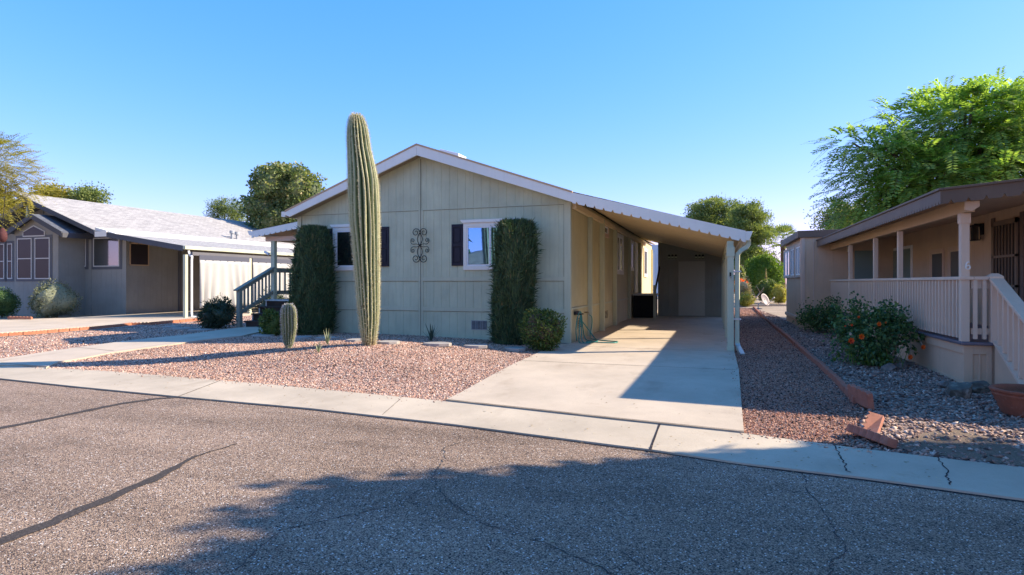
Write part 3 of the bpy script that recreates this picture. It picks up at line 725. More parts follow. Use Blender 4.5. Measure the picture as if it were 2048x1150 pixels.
for y in (-.3, 2.55, 5.35, 8.15, 10.9):
    p = MB().box(3.245, 3.365, y-.06, y+.06, -.05, 2.04); po = part('carport_post', p, 'sage_trim', home, bev=.006)
    if y < 0:
        part('post_cap', MB().box(3.23, 3.38, y-.072, y+.072, 1.86, 2.05), 'sage_trim', po, bev=.004); part('post_base', MB().box(3.235, 3.375, y-.075, y+.075, -.05, .1), 'sage_trim', po, bev=.004)
ds = MB().tube([(3.64, -.24, 2.2), (3.64, -.24, 2.1), (3.60, -.25, 2.04), (3.49, -.28, 1.97), (3.435, -.29, 1.9), (3.43, -.29, 1.7), (3.43, -.29, .2), (3.435, -.31, .12)], .056, 4, sq=True)
dsp = part('downspout', ds, 'sage_trim', home)
part('spout_elbow', MB().tube([(3.435, -.30, .14), (3.44, -.36, .09), (3.50, -.95, -.01)], .057, 4, sq=True), 'zinc', dsp)
for z in (1.55, .62): part('strap', MB().box(3.36, 3.50, -.352, -.34, z, z+.03), 'zinc', dsp)
# side wall under the carport
for y, dpt in ((1.98, .11), (3.62, .13), (5.9, .12), (9.25, .11), (12.4, .11)):
    part('pilaster', MB().box(.002, dpt, y-.06, y+.06, -.05, 3.08), 'sage_trim', home, bev=.004)
t = MB()
for a, b in ((.1, 1.92), (2.04, 3.56), (3.68, 5.84), (5.96, 9.19), (9.31, 10.2)): t.box(.002, .02, a, b, .74, .785)
part('skirt_trim', t, 'sage_trim', home)
t = MB()
for a, b, z0, z1 in ((2.25, 3.4, .95, 2.45),):
    for q in ((a, a+.02, z0, z1), (b-.02, b, z0, z1), (a, b, z0, z0+.02), (a, b, z1-.02, z1), (a, b, 2.1, 2.12)): t.box(.002, .016, *q[:2], *q[2:])
part('access_panel', t, 'sage_side', home)
slats(home, 'crawl_vent', 'y', 0, 1, .75, 1.3, .28, .52, 6, 'sage_side')
slats(home, 'crawl_vent', 'y', 0, 1, 4.3, 4.9, .3, .52, 6, 'sage_side')
window(home, 'y', 0, 1, 4.0, 4.85, 2.66, 3.06, .09, .05, 'brown_trim', 'vinyl_white', 'glass_side')
window(home, 'y', 0, 1, 6.4, 7.9, 1.62, 2.96, .1, .045, 'white_trim', 'vinyl_white', 'glass_side', split=7.1)
window(home, 'y', 0, 1, 9.6, 10.7, 1.8, 2.96, .1, .045, 'white_trim', 'vinyl_white', 'glass_side', split=10.1)
window(home, 'y', 0, 1, 14.3, 15.6, 1.6, 2.9, .1, .045, 'white_trim', 'vinyl_white', 'glass_side')
part('back_door', MB().box(.002, .05, 11.0, 11.9, .95, 2.95), 'white_trim', home, bev=.004)
part('yellow_corner_trim', MB().box(-.02, .05, YB-.18, YB+.02, 0, 3.0), 'yellow_paint', home)
sp = part('spigot', MB().tube([(.0, 1.52, .62), (.09, 1.52, .63), (.12, 1.5, .6), (.13, 1.49, .56)], .016, 8).tube([(.09, 1.52, .63), (.09, 1.52, .69)], .008, 6).tube([(.09, 1.48, .69), (.09, 1.56, .69)], .01, 6), 'brass', home)

# back landing beside the carport
ld = thing('wooden_landing', 'small dark wooden landing at the side door, deep inside the carport', 'steps', (.45, 10.7, .0))
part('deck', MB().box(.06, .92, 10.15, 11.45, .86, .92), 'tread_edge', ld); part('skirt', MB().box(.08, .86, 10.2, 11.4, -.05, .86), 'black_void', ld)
part('post', MB().box(.83, .93, 10.05, 10.15, -.05, 1.25), 'sage_trim', ld); part('handrail', MB().beam((.88, 10.2, 1.0), (.94, 11.5, 1.95), .05, .1), 'dark_wood', ld)

# storage shed closing the carport
SY = 11.6
shed = thing('storage_shed', 'sage storage shed with a plain door at the back of the carport', 'shed', (2.1, SY, 0))
x0 = onY(1316, 600, SY)[0]; zt = lambda x: ztop(x)-.13
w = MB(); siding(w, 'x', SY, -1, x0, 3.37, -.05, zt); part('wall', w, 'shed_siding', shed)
w = MB().box(x0, x0+.01, SY, 14.1, -.05, 2.85).box(3.36, 3.37, SY, 14.1, -.05, 2.2).box(x0, 3.37, 14.1, 14.11, -.05, 2.2); part('rear_wall', w, 'sage_siding', shed)
a, b = onY(1357, 523, SY), onY(1410, 630, SY)
dr_ = part('door', MB().box(a[0], b[0], SY-.03, SY-.002, .05, a[1]), 'door_grey', shed, bev=.003)
t = MB(); t.box(a[0]-.05, a[0]-.004, SY-.02, SY-.002, .02, a[1]+.05); t.box(b[0]+.004, b[0]+.05, SY-.02, SY-.002, .02, a[1]+.05); t.box(a[0], b[0], SY-.02, SY-.002, a[1]+.004, a[1]+.05)
part('door_frame', t, 'shed_siding', dr_)
part('knob', MB().tube([(b[0]-.07, SY-.03, .98), (b[0]-.07, SY-.09, .98)], .03, 10), 'zinc', dr_)
for px in (1335, 1389):
    p, q = onY(px, 509, SY), onY(px+20, 518, SY); slats(shed, 'vent', 'x', SY, -1, p[0], q[0], q[1], p[1], 1, 'sage_siding', 'black_void', 3)

# entry porch, stairs and railing at the left side
PX = -9.84
ent = thing('entry_porch', 'raised entry porch with wooden steps, green railing and scalloped white roof beside the sage home', 'porch', (-8.6, 2.4, .05))
for i in range(4):
    z1 = .06+.195*(i+1); y = .92+.28*i
    st = part('step', MB().box(PX+.12, -8.2, y+.03, y+.31, -.02, z1-.04), 'dark_wood', ent)
    part('tread', MB().box(PX+.08, -8.18, y-.01, y+.30, z1-.04, z1), 'dark_wood' if i < 3 else 'tread_edge', st)
    part('stringer_end', MB().box(PX+.075, PX+.118, y+.03, y+.13, z1-.235, z1-.045), 'tread_edge', st)
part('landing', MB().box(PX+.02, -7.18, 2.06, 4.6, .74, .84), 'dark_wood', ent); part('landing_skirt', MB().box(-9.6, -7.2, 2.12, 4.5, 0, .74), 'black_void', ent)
rl = part('stair_rail', MB().beam((PX, .80, 1.12), (PX, 2.2, 1.75), .10, .10), 'stair_green', ent)
part('cap_rail', MB().beam((PX, .68, 1.125), (PX, 2.2, 1.81), .15, .035), 'hose_teal' if 0 else 'stair_green', rl)
part('bottom_rail', MB().beam((PX, .9, .50), (PX, 2.2, 1.06), .06, .09), 'stair_green', rl)
part('newel_post', MB().box(PX-.06, PX+.06, .77, .89, .0, 1.14), 'stair_green', rl, bev=.006)
for i in range(8):
    y = 1.02+.145*i; part('baluster', MB().box(PX-.02, PX+.02, y-.02, y+.02, .52+.43*(y-.9), 1.16+.45*(y-.8)), 'stair_green', rl)
pr_ = part('porch_rail', MB().box(PX-.05, PX+.05, 2.3, 4.6, 1.66, 1.80), 'stair_green', ent)
part('bottom_rail', MB().box(PX-.03, PX+.03, 2.3, 4.6, .98, 1.10), 'stair_green', pr_)
for i in range(9): part('baluster', MB().box(PX-.02, PX+.02, 2.48+.24*i, 2.52+.24*i, 1.1, 1.66), 'stair_green', pr_)
for y in (2.24, 4.55): part('post', MB().box(PX-.065, PX+.065, y-.065, y+.065, .0, 2.72), 'sage_trim', ent, bev=.005)
ptop = lambda x: 2.93+.14*(x+10.36)
pf = 1.9
prf = part('porch_roof', MB().prism([(-10.36, pf, 2.93), (-7.2, pf, ptop(-7.2)), (-7.2, pf, ptop(-7.2)-.03), (-10.36, pf, 2.90)], (0, 3.1, 0)), 'shingle_tan', ent)
part('scalloped_fascia', scallop(MB(), (-10.36, pf-.03, 2.91), (-7.2, pf-.03, ptop(-7.2)-.02), .2, (0, .028, 0), .19, .05, .3), 'white_trim', prf)
part('gutter', MB().prism([(-10.52, pf-.03, 2.93), (-10.362, pf-.03, 2.93), (-10.362, pf-.03, 2.78), (-10.45, pf-.03, 2.80)], (0, 3.1, 0)), 'white_trim', prf)
part('beam', MB().box(-10.1, -7.2, 2.17, 2.31, 2.62, 2.76).box(PX-.07, PX+.07, 2.32, 4.6, 2.62, 2.76), 'brown_trim', prf)
part('ceiling', MB().prism([(-10.34, pf+.01, 2.87), (-7.2, pf+.01, ptop(-7.2)-.06), (-7.2, pf+.01, ptop(-7.2)-.08), (-10.34, pf+.01, 2.85)], (0, 3.0, 0)), 'beam_tan', prf)
cm = thing('security_camera', 'small white security camera clamped to the entry porch post', 'camera', (PX-.07, 2.22, 2.24))
part('bracket', MB().tube([(PX-.06, 2.22, 2.24), (PX-.13, 2.2, 2.26)], .015, 8), 'vinyl_white', cm); part('camera_body', MB().tube([(PX-.07, 2.10, 2.22), (PX-.25, 2.12, 2.29)], [.045, .035], 10), 'vinyl_white', cm)

# wrought iron ornament on the facade
orn = MB(); OX, OZ, OY = -3.655, 2.235, -.035
def spiral(cx, cz, r0, r1, a0, turns, n=22):
    return [(cx+(r0+(r1-r0)*i/n)*math.cos(a0+turns*2*math.pi*i/n), cz+(r0+(r1-r0)*i/n)*math.sin(a0+turns*2*math.pi*i/n)) for i in range(n+1)]
for sx in (1, -1):
    for sz in (1, -1):
        P = []                                           # long strand: centre, bulging, crossing near the tip, curling over
        for i in range(15):
            u = i/14; P.append((-sx*.065*math.sin(math.pi*u), .30*u))
        P = [(OX+a, OZ+sz*b) for a, b in P]
        sp_ = spiral(.105, .31, .105, .028, math.pi, -1.35)
        P += [(OX+sx*a, OZ+sz*b) for a, b in sp_]
        orn.tube([(a, OY, b) for a, b in P], .0075, 6)
        P = [(OX+sx*a, OZ+sz*b) for a, b in [(0, 0), (.05, .028), (.11, .037), (.16, .028)]]
        P += [(OX+sx*a, OZ+sz*b) for a, b in [(.205, .035), (.238, .075)]+spiral(.19, .12, .055, .018, -.45, 1.3)]
        orn.tube([(a, OY, b) for a, b in P], .0065, 6)
for dz in (0, .28, -.28): orn.tube([(OX, -.001, OZ+dz), (OX, OY, OZ+dz)], .012, 6)
single('wall_ornament', orn, 'iron', 'black wrought iron scroll ornament hung on the sage wall between two windows', 'wall ornament', (OX, OY, OZ), smooth=True)

# hose hung on the side wall
hs = thing('garden_hose', 'teal garden hose looped on its wall hanger by the carport corner', 'hose', (.16, .6, 0))
part('hanger', MB().box(.02, .05, .32, .72, .62, .70).box(.05, .17, .42, .46, .62, .645).box(.05, .17, .6, .64, .62, .645), 'iron', hs)
hm = MB()
def cat(pts, n=8):
    P = [Vector(p) for p in pts]; P = [2*P[0]-P[1]]+P+[2*P[-1]-P[-2]]; out = []
    for i in range(1, len(P)-2):
        for k in range(n):
            t = k/n; a, b, c_, d_ = P[i-1], P[i], P[i+1], P[i+2]
            out.append(.5*((2*b)+(c_-a)*t+(2*a-5*b+4*c_-d_)*t*t+(3*b-a-3*c_+d_)*t**3))
    return out+[P[-2]]
hr = .0125
hm.tube(cat([(.10, .22, -.0+.05), (.08, .25, .35), (.10, .42, .64), (.13, .55, .66), (.15, .66, .3), (.2, .72, .05), (.42, .5, .03), (.4, .1, .03), (.2, .08, .03), (.14, .3, .2), (.12, .46, .5), (.12, .54, .665), (.12, .62, .5), (.22, .95, .25), (.35, 1.0, .06), (.5, .6, .03), (.42, .12, .04), (.24, .2, .04), (.15, .5, .3), (.12, .55, .66)]), hr, 7)
hm.tube(cat([(.13, 1.49, .57), (.17, 1.6, .5), (.16, 1.66, .3), (.15, 1.5, .1), (.3, 1.0, .03), (.7, .7, .03), (.95, .55, .03), (.9, .3, .03), (.5, .25, .035), (.3, .3, .035)]), hr, 7)
part('hose', hm, 'hose_teal', hs, smooth=True)
hk = thing('post_hook', 'small metal hook with a hanging ring on the front carport post', 'hook', (3.30, -.37, 1.48))
rg = [(3.31+.035*math.cos(a_), -.385, 1.43+.035*math.sin(a_)) for a_ in np.linspace(0, 6.28, 15)]
part('hook', MB().box(3.285, 3.315, -.372, -.361, 1.45, 1.55).tube([(3.30, -.37, 1.5), (3.30, -.40, 1.49), (3.30, -.40, 1.47)], .007, 6), 'iron', hk); part('ring', MB().tube(rg, .006, 6, False), 'zinc', hk)

# ------------------------------------------------------------------ the grey house on the left
gh = thing('mobile_home', 'dark grey mobile home with pale shingle roof, white framed windows and a gabled bay', 'house', (-23, 6.4, 0))
FY, BYY, GYB, GX = 6.4, 5.25, 26.0, -21.27
grz = lambda x: 5.45-.372*(x+27.05)
w = MB(); siding(w, 'x', FY, -1, -30.5, GX, -.15, lambda x: (grz(x)-.12 if x > -26.4 else 5.0+.354*(x+26.4)-.12), .3, knots=(-26.4,))
w.box(-26.42, -26.38, FY+.01, GYB, 4.6, 5.1); part('front_wall', w, 'grey_siding', gh)
w = MB(); siding(w, 'y', GX, 1, FY+.001, GYB, -.15, lambda y: 3.25, .3); part('side_wall', w, 'grey_siding', gh)
w = MB().box(-30.5, GX-.01, GYB-.01, GYB, -.15, 3.2).box(-30.5, -30.49, FY+.01, GYB, -.15, 3.4); part('rear_wall', w, 'grey_siding', gh)
r = MB().prism([(-27.05, 5.6, grz(-27.05)), (-21.75, 5.6, grz(-21.75)), (-21.75, 5.6, grz(-21.75)-.05), (-27.05, 5.6, grz(-27.05)-.05)], (0, GYB-5.2, 0))
gr = part('roof', r, 'shingle_grey', gh)
lr = lambda x: 5.0+.354*(x+26.4)
part('lower_roof', MB().prism([(-31, 5.6, lr(-31)), (-26.4, 5.6, 5.0), (-26.4, 5.6, 4.95), (-31, 5.6, lr(-31)-.05)], (0, GYB-5.2, 0)), 'shingle_grey', gr)
b = MB(); b.prism([(-27.05, 5.555, grz(-27.05)-.0), (-21.72, 5.555, grz(-21.72)), (-21.72, 5.555, grz(-21.72)-.2), (-27.05, 5.555, grz(-27.05)-.2)], (0, .042, 0))
b.prism([(-31, 5.55, lr(-31)), (-26.42, 5.55, 4.99), (-26.42, 5.55, 4.78), (-31, 5.55, lr(-31)-.21)], (0, .042, 0))
b.prism([(-31, 5.3, 3.98), (-27.2, 5.3, 4.18), (-26.75, 5.3, 4.0), (-26.75, 5.3, 3.86), (-27.2, 5.3, 4.03), (-31, 5.3, 3.83)], (0, .9, 0)) if 0 else None
part('barge_board', b, 'grey_fascia', gr, bev=.004)
part('soffit', MB().prism([(-27, 5.6, grz(-27)-.17), (-21.75, 5.6, grz(-21.75)-.17), (-21.75, 5.6, grz(-21.75)-.18), (-27, 5.6, grz(-27)-.18)], (0, .79, 0)).prism([(-31, 5.6, lr(-31)-.17), (-26.4, 5.6, 4.83), (-26.4, 5.6, 4.82), (-31, 5.6, lr(-31)-.18)], (0, .79, 0)), 'grey_trim', gr)
t = MB()
t.box(-26.46, -26.36, FY-.03, FY-.002, 3.9, 4.8); part('gable_post', MB().box(-26.47, -26.37, 5.7, 5.8, 4.1, 4.85), 'sage_trim', gr)
for px in (181, 250): 
    a = onY(px, 500, FY)[0]; t.box(a-.09, a+.09, FY-.02, FY-.002, -.1, 3.25)
for z in (1.02, .42): t.box(-23.5, GX-.1, FY-.018, FY-.002, z-.04, z+.04)
part('trim_board', t, 'grey_siding', gh)
def ghwin(pa, pb, y, za, zb, hbar=False, mat='sun_screen'):
    a, b = onY(pa, 500, y)[0], onY(pb, 500, y)[0]
    m = MB().box(a-.13, b+.13, y-.022, y-.002, za-.12, zb+.12); w_ = part('window', m, 'grey_trim', gh)
    f = MB(); e = .045
    for q in ((a, a+e, za, zb), (b-e, b, za, zb), (a+e, b-e, za, za+e), (a+e, b-e, zb-e, zb)): f.box(q[0], q[1], y-.045, y-.023, q[2], q[3])
    if hbar: f.box(a+e, b-e, y-.043, y-.023, (za+zb)/2-.02, (za+zb)/2+.02)
    part('frame', f, 'muted_frame', w_); part('sun_screen', MB().box(a+.01, b-.01, y-.035, y-.0235, za+.01, zb-.01), mat, w_)
ghwin(142, 173, FY, 2.06, 3.35); ghwin(188, 240, FY, 2.05, 3.33, mat='porch_glass')
ghwin(-14, 10, FY, 1.52, 3.2, True); ghwin(16, 26, FY, 1.52, 3.2, True)
# bay
bx0, bx1 = onY(29, 500, BYY)[0], onY(117, 500, BYY)[0]; bp = (bx0+bx1)/2
bz = lambda x: 4.22-.43*abs(x-bp)
w = MB(); siding(w, 'x', BYY, -1, bx0, bx1, -.15, bz, .3, knots=(bp,))
w.box(bx0, bx0+.01, BYY+.01, FY, -.15, bz(bx0)).box(bx1-.01, bx1, BYY+.01, FY, -.15, bz(bx1)); bay = part('bay_wall', w, 'grey_siding', gh)
q = bx1-bx0
pts = [(bx0-.32, bz(bx0-.32)+.1), (bp, bz(bp)+.12), (bx1+.5, bz(bx1+.5)+.1)]
part('bay_roof', MB().prism([(a, BYY-.18, z) for a, z in pts]+[(a, BYY-.18, z-.06) for a, z in pts[::-1]], (0, FY-BYY+.17, 0)), 'shingle_blue', bay)
part('bay_barge', MB().prism([(a, BYY-.225, z) for a, z in pts]+[(a, BYY-.225, z-.22) for a, z in pts[::-1]], (0, .042, 0)), 'grey_fascia', bay)
part('bay_eave', MB().box(bx1+.46, bx1+.54, BYY-.2, FY, bz(bx1+.5)-.14, bz(bx1+.5)+.06), 'grey_fascia', bay)
a, b = onY(36, 500, BYY)[0], onY(101, 500, BYY)[0]
part('bay_surround', MB().box(a-.12, b+.12, BYY-.018, BYY-.002, 1.4, 3.42), 'grey_trim', bay)
for p0, p1 in ((36, 65), (71, 101)):
    a, b = onY(p0, 500, BYY)[0], onY(p1, 500, BYY)[0]; f = MB(); e = .045; y = BYY
    for k in ((a, a+e, 1.5, 3.3), (b-e, b, 1.5, 3.3), (a+e, b-e, 1.5, 1.5+e), (a+e, b-e, 3.3-e, 3.3), (a+e, b-e, 2.38, 2.42)): f.box(k[0], k[1], y-.042, y-.02, k[2], k[3])
    w_ = part('window', f, 'muted_frame', gh); part('sun_screen', MB().box(a+.01, b-.01, y-.032, y-.0205, 1.51, 3.29), 'sun_screen', w_)
a, b = onY(47, 473, BYY), onY(91, 473, BYY); m_ = (a[0]+b[0])/2
def pent(k, y0, y1): return MB().prism([(a[0]+k, y0, 3.36+k), (b[0]-k, y0, 3.36+k), (b[0]-k, y0, 3.58-k*.3), (m_, y0, 3.86-k*1.1), (a[0]+k, y0, 3.58-k*.3)], (0, y1-y0, 0))
w_ = part('gable_window', pent(0, BYY-.035, BYY-.003), 'muted_frame', gh); part('sun_screen', pent(.05, BYY-.042, BYY-.036), 'sun_screen', w_)
# carport wing
CYF, CXR = 5.45, -16.95
gz = lambda x: 3.47-.155*(x+21.3)
c = MB().prism([(-21.9, CYF, gz(-21.9)), (CXR, CYF, gz(CXR)), (CXR, CYF, gz(CXR)-.05), (-21.9, CYF, gz(-21.9)-.05)], (0, GYB-CYF, 0))
gc = part('carport_roof', c, 'shingle_grey', gh)
part('coated_strip', MB().prism([(-21.95, CYF+.1, gz(-21.95)+.13), (-21.4, CYF+.1, gz(-21.4)+.09), (-20.75, CYF+.1, gz(-20.75)+.012), (-20.75, CYF+.1, gz(-20.75)+.002), (-21.95, CYF+.1, gz(-21.95)+.002)], (0, GYB-CYF-.2, 0)), 'white_trim', gc)
part('flashing_end', MB().box(-21.78, -21.1, CYF-.04, CYF-.0, 3.28, 3.50), 'white_trim', gc)
part('scalloped_fascia', scallop(MB(), (-21.1, CYF-.04, gz(-21.1)+.02), (CXR, CYF-.04, gz(CXR)+.02), .22, (0, .035, 0), .2, .03, .3), 'grey_fascia', gc)
part('gutter', MB().box(CXR, CXR+.13, CYF-.04, GYB, gz(CXR)-.13, gz(CXR)+.01), 'vinyl_white' if 0 else 'sage_trim', gc, bev=.01)
part('ceiling', MB().prism([(-21.2, CYF, gz(-21.2)-.1), (CXR, CYF, gz(CXR)-.1), (CXR, CYF, gz(CXR)-.12), (-21.2, CYF, gz(-21.2)-.12)], (0, GYB-CYF, 0)), 'grey_siding', gc)
CPX = -16.55
part('header_beam', MB().box(CPX-.06, CPX+.06, CYF, GYB, 2.42, 2.56), 'grey_trim', gc)
py0 = onX(371, 600, CPX)[0]; py1 = onX(499, 600, CPX)[0]; py2 = onX(592, 600, CPX)[0]
for y in (py0, py1, py2, py2+3.2):
    part('carport_post', MB().box(CPX-.06, CPX+.06, y-.06, y+.06, -.1, 2.44), 'sage_trim', gh)
part('downspout', MB().tube([(CXR+.02, py0+.5, 2.62), (CXR+.1, py0+.45, 2.5), (CPX+.1, py0+.22, 2.36), (CPX+.1, py0+.2, 2.2), (CPX+.1, py0+.2, .15), (CPX+.12, py0+.2, .0), (CPX+.35, py0+.3, -.02)], .05, 4, sq=True), 'vinyl_white', gh)
y0, z0 = onX(258, 484, GX); y1, z1 = onX(297, 532, GX)
m = MB()
for k in ((y0, y0+.05, z1, 3.1), (y1-.05, y1, z1, 3.1), (y0, y1, z1, z1+.05), (y0, y1, 3.05, 3.1)): m.box(GX+.025, GX+.045, *k)
w_ = part('window', m, 'beam_tan', gh); part('sun_screen', MB().box(GX+.005, GX+.03, y0+.02, y1-.02, z1+.02, 3.08), 'sun_screen', w_)
t = MB().box(GX+.002, GX+.05, 9.1, 9.25, -.1, 3.1); part('pilaster', t, 'grey_trim', gh); part('storage_wall', MB().box(GX+.05, CPX-.1, 17.5, 17.6, -.1, 2.9), 'grey_siding', gh)
for px, hh in ((464, .42), (474, .38)):
    d_ = .0; y, z = onX(px, 441, -22.6); zz = grz(-22.6); part('roof_pipe', MB().tube([(-22.6, y, zz-.1), (-22.6, y, zz+hh)], .07, 10).tube([(-22.6, y, zz+hh-.12), (-22.6, y, zz+hh+.04)], .13, 10), 'vent_grey', gr)
# sheer cloth screens hung along its carport
def cloth(y0, y1, zt_, zb_, folds, lab):
    nx, nz = 60, 14; V = []
    for j in range(nz+1):
        v = j/nz
        for i in range(nx+1):
            u = i/nx; amp = .012+.09*v*(.4+.6*math.sin(u*5+1)**2)
            V.append((CPX+.09+amp*math.sin(u*folds*6.28+2*math.sin(u*7)*v)+.03*v*math.sin(u*3), y0+(y1-y0)*u+.04*v*math.sin(u*folds*6.28), zt_+(zb_-zt_)*v+.03*v*math.sin(u*9)))
    mb = MB(); mb.add(V, [(j*(nx+1)+i, j*(nx+1)+i+1, (j+1)*(nx+1)+i+1, (j+1)*(nx+1)+i) for j in range(nz) for i in range(nx)])
    o = single('shade_cloth', mb, 'shade_cloth', lab, 'shade cloth', (CPX+.09, (y0+y1)/2, zt_), 'white shade cloths along the grey carport', smooth=True)
    s_ = o.modifiers.new('thick', 'SOLIDIFY'); s_.thickness = .004
    part('header_band', MB().box(CPX+.062, CPX+.08, y0, y1, zt_-.02, zt_+.2), 'cloth_band', o); return o
cloth(onX(396, 513, CPX)[0], py1-.08, 2.25, .32, 7, 'rippled white shade cloth beside the downspout of the grey carport')
cloth(py1+.1, py2-.1, 2.25, .32, 6, 'white shade cloth hanging behind the entry stair railing, between two grey carport posts')
cloth(py2+.1, py2+3.1, 2.25, .32, 5, 'white shade cloth of the grey carport mostly hidden behind the clipped cypress')

# ------------------------------------------------------------------ the brown house on the right
bh = thing('mobile_home', 'brown mobile home with a railed porch under a scalloped dark brown roof', 'house', (7.7, 0, 0))
XB, YF, YE, XI, XS = 6.17, -3.34, 6.3, 7.75, 5.42; NX = 6.50
rise = .09
w = MB(); siding(w, 'y', XI, -1, YF, YE, .5, lambda y: 2.62, .2032); part('porch_wall', w, 'brown_siding', bh)
w = MB(); siding(w, 'x', YE, -1, XS+.005, XI, -.1, lambda x: 2.7, .4); part('end_wall', w, 'brown_siding', bh)
w = MB(); siding(w, 'y', XS, -1, YE+.0, 10.4, .27, lambda y: 2.72, .2032); w.box(XS+.01, XS+.04, YE+.02, 10.4, -.1, .27); part('sunroom_wall', w, 'brown_siding', bh)
w = MB().box(XI+.01, XI+.02, YF, YE, -.1, .5).box(XI, 13, YF-.0, YF+.01, -.1, 2.75).box(XS, 13, 10.39, 10.4, -.1, 2.7).box(12.99, 13, YF+.01, 10.39, -.1, 2.7); part('rear_wall', w, 'brown_siding', bh)
part('sill_trim', MB().box(XS-.05, XS-.002, YE+.03, 10.4, .22, .32).box(XS-.02, XS+.06, YE-.018, YE-.001, -.1, 2.7).box(XS+.28, XS+.30, YE-.012, YE-.001, -.1, 2.7).box(XS-.04, XS-.001, YE+.0, YE+.1, .32, 2.7), 'brown_trim', bh)
for a, b in ((1598, 1592.5), (1590, 1582), (1579, 1571)): pass
ys = [onX(p, 550, XS)[0] for p in (1604, 1592, 1582, 1569)]
for a, b in zip(ys[:-1], ys[1:]):
    window(bh, 'y', XS, -1, a+.1, b-.06, 1.5, 2.5, .07, .04, 'brown_trim', 'vinyl_white', 'glass_side', split=(a+b)/2)
# deck
dk = part('deck', MB().box(XB-.06, XI-.002, YF-.08, YE-.02, .52, .56), 'deck_paint', bh, bev=.01)
sk = MB().box(XB, XB+.02, YF+.02, YE-.02, -.1, .515).box(XB, XI-.01, YF, YF+.02, -.1, .515)
part('skirt', sk, 'brown_siding', dk)
t = MB().box(XB-.022, XB-.002, YF-.002, YE-.02, .40, .518).box(XB-.02, XB-.002, YF-.002, YE-.02, -.05, .035)
e = .05; fx0, fx1 = XB+.085, XB+.235
for k in ((XB-.02, fx0, -.05, .518), (fx1, NX-.034, -.05, .518), (fx0, fx1, .40, .518), (fx0, fx1, -.05, .06), ((fx0+fx1)/2-.01, (fx0+fx1)/2+.01, .06, .4)): t.box(k[0], k[1], YF-.022, YF-.002, k[2], k[3])
part('skirt_trim', t, 'brown_siding', dk, bev=.003)
# railing
rl = part('porch_rail', MB().box(XB-.06, XB+.10, YF-.02, YE-.03, 1.385, 1.43), 'porch_rail_paint', bh, bev=.006)
part('rail_stretcher', MB().box(XB+.0, XB+.04, YF+.1, YE-.03, 1.29, 1.384).box(XB+.0, XB+.04, YF+.1, YE-.03, .66, .74), 'porch_rail_paint', rl)
bal = None; y = YF+.16
while y < YE-.1:
    if bal is None:
        bal = part('baluster', MB().box(XB-.042, XB-.002, y-.019, y+.019, .60, 1.383), 'porch_rail_paint', rl); yb = y
    else:
        c = bal.copy(); COL.objects.link(c); c.location.y = y-yb
    y += .137

part('front_rail', MB().box(XB+.101, NX-.07, YF-.03, YF+.11, 1.385, 1.43), 'porch_rail_paint', rl, bev=.005); part('front_stretcher', MB().box(XB+.08, NX-.05, YF+.02, YF+.06, 1.27, 1.384).box(XB+.08, NX-.05, YF+.02, YF+.06, .66, .74), 'porch_rail_paint', rl)
for x in (6.285, 6.385): part('baluster', MB().box(x-.02, x+.02, YF-.022, YF+.018, .6, 1.38), 'porch_rail_paint', rl)
nw = part('newel_post', MB().box(NX-.05, NX+.05, YF-.05, YF+.05, .56, 1.40), 'porch_rail_paint', bh, bev=.004)
cap = MB().box(NX-.075, NX+.075, YF-.075, YF+.075, 1.40, 1.43); cap.add([(NX-.075, YF-.075, 1.43), (NX+.075, YF-.075, 1.43), (NX+.075, YF+.075, 1.43), (NX-.075, YF+.075, 1.43), (NX-.03, YF-.03, 1.47), (NX+.03, YF-.03, 1.47), (NX+.03, YF+.03, 1.47), (NX-.03, YF+.03, 1.47)], [(0,1,5,4),(1,2,6,5),(2,3,7,6),(3,0,4,7),(4,5,6,7)])
part('newel_cap', cap, 'porch_rail_paint', nw)
s_ = .55
sr = part('stair_rail', MB().beam((NX, YF-.04, 1.40), (NX, YF-1.5, 1.40-1.46*s_), .15, .04), 'porch_rail_paint', bh, bev=.004)
part('stringer', MB().prism([(NX-.03, YF-.085, .55), (NX-.03, YF-1.05, -.05), (NX-.03, YF-1.05, -.1), (NX-.03, YF-.085, -.1)], (.05, 0, 0)), 'brown_siding', sr)
part('stringer_cap', MB().beam((NX-.01, YF-.06, .58), (NX-.01, YF-1.1, -.07), .07, .03), 'porch_rail_paint', sr)
for i in range(9):
    y = YF-.15-.14*i; part('baluster', MB().box(NX-.02, NX+.02, y-.02, y+.02, max(-.05, .60-.62*(-(y-YF)-.06)), 1.38-s_*(-(y-YF)-.04)), 'porch_rail_paint', sr)
for i in range(3):
    z = .56-.19*(i+1); part('step', MB().box(NX+.025, NX+1.1, YF-.08-.3*(i+1), YF-.08-.3*i+.02, z-.04, z), 'deck_paint', bh)
    part('riser', MB().box(NX+.025, NX+1.1, YF-.08-.3*i+.0, YF-.08-.3*i+.015, z, z+.15), 'brown_siding', bh)
# posts and beam
for i, (y, wd) in enumerate(((YF+.05, .044), (-.40, .04), (1.33, .04), (3.74, .04))):
    p_ = part('porch_post', MB().box(XB-.04, XB+.04 if i else XB+.06, y-wd, y+wd, .56, 2.27), 'porch_rail_paint', bh, bev=.006)
    if i == 0: part('post_cap', MB().box(XB-.05, XB+.07, y-wd-.012, y+wd+.012, 2.14, 2.275), 'porch_rail_paint', p_, bev=.005)
part('header_beam', MB().box(XB-.04, XB+.06, YF-.16, YE-.02, 2.276, 2.44), 'beam_tan', bh, bev=.004)
part('beam_end', MB().prism([(XB-.06, YF-.19, 2.30), (XB+.02, YF-.19, 2.285), (XB+.10, YF-.19, 2.34), (XB+.10, YF-.19, 2.41), (XB-.06, YF-.19, 2.41)], (0, .028, 0)), 'porch_rail_paint', bh)
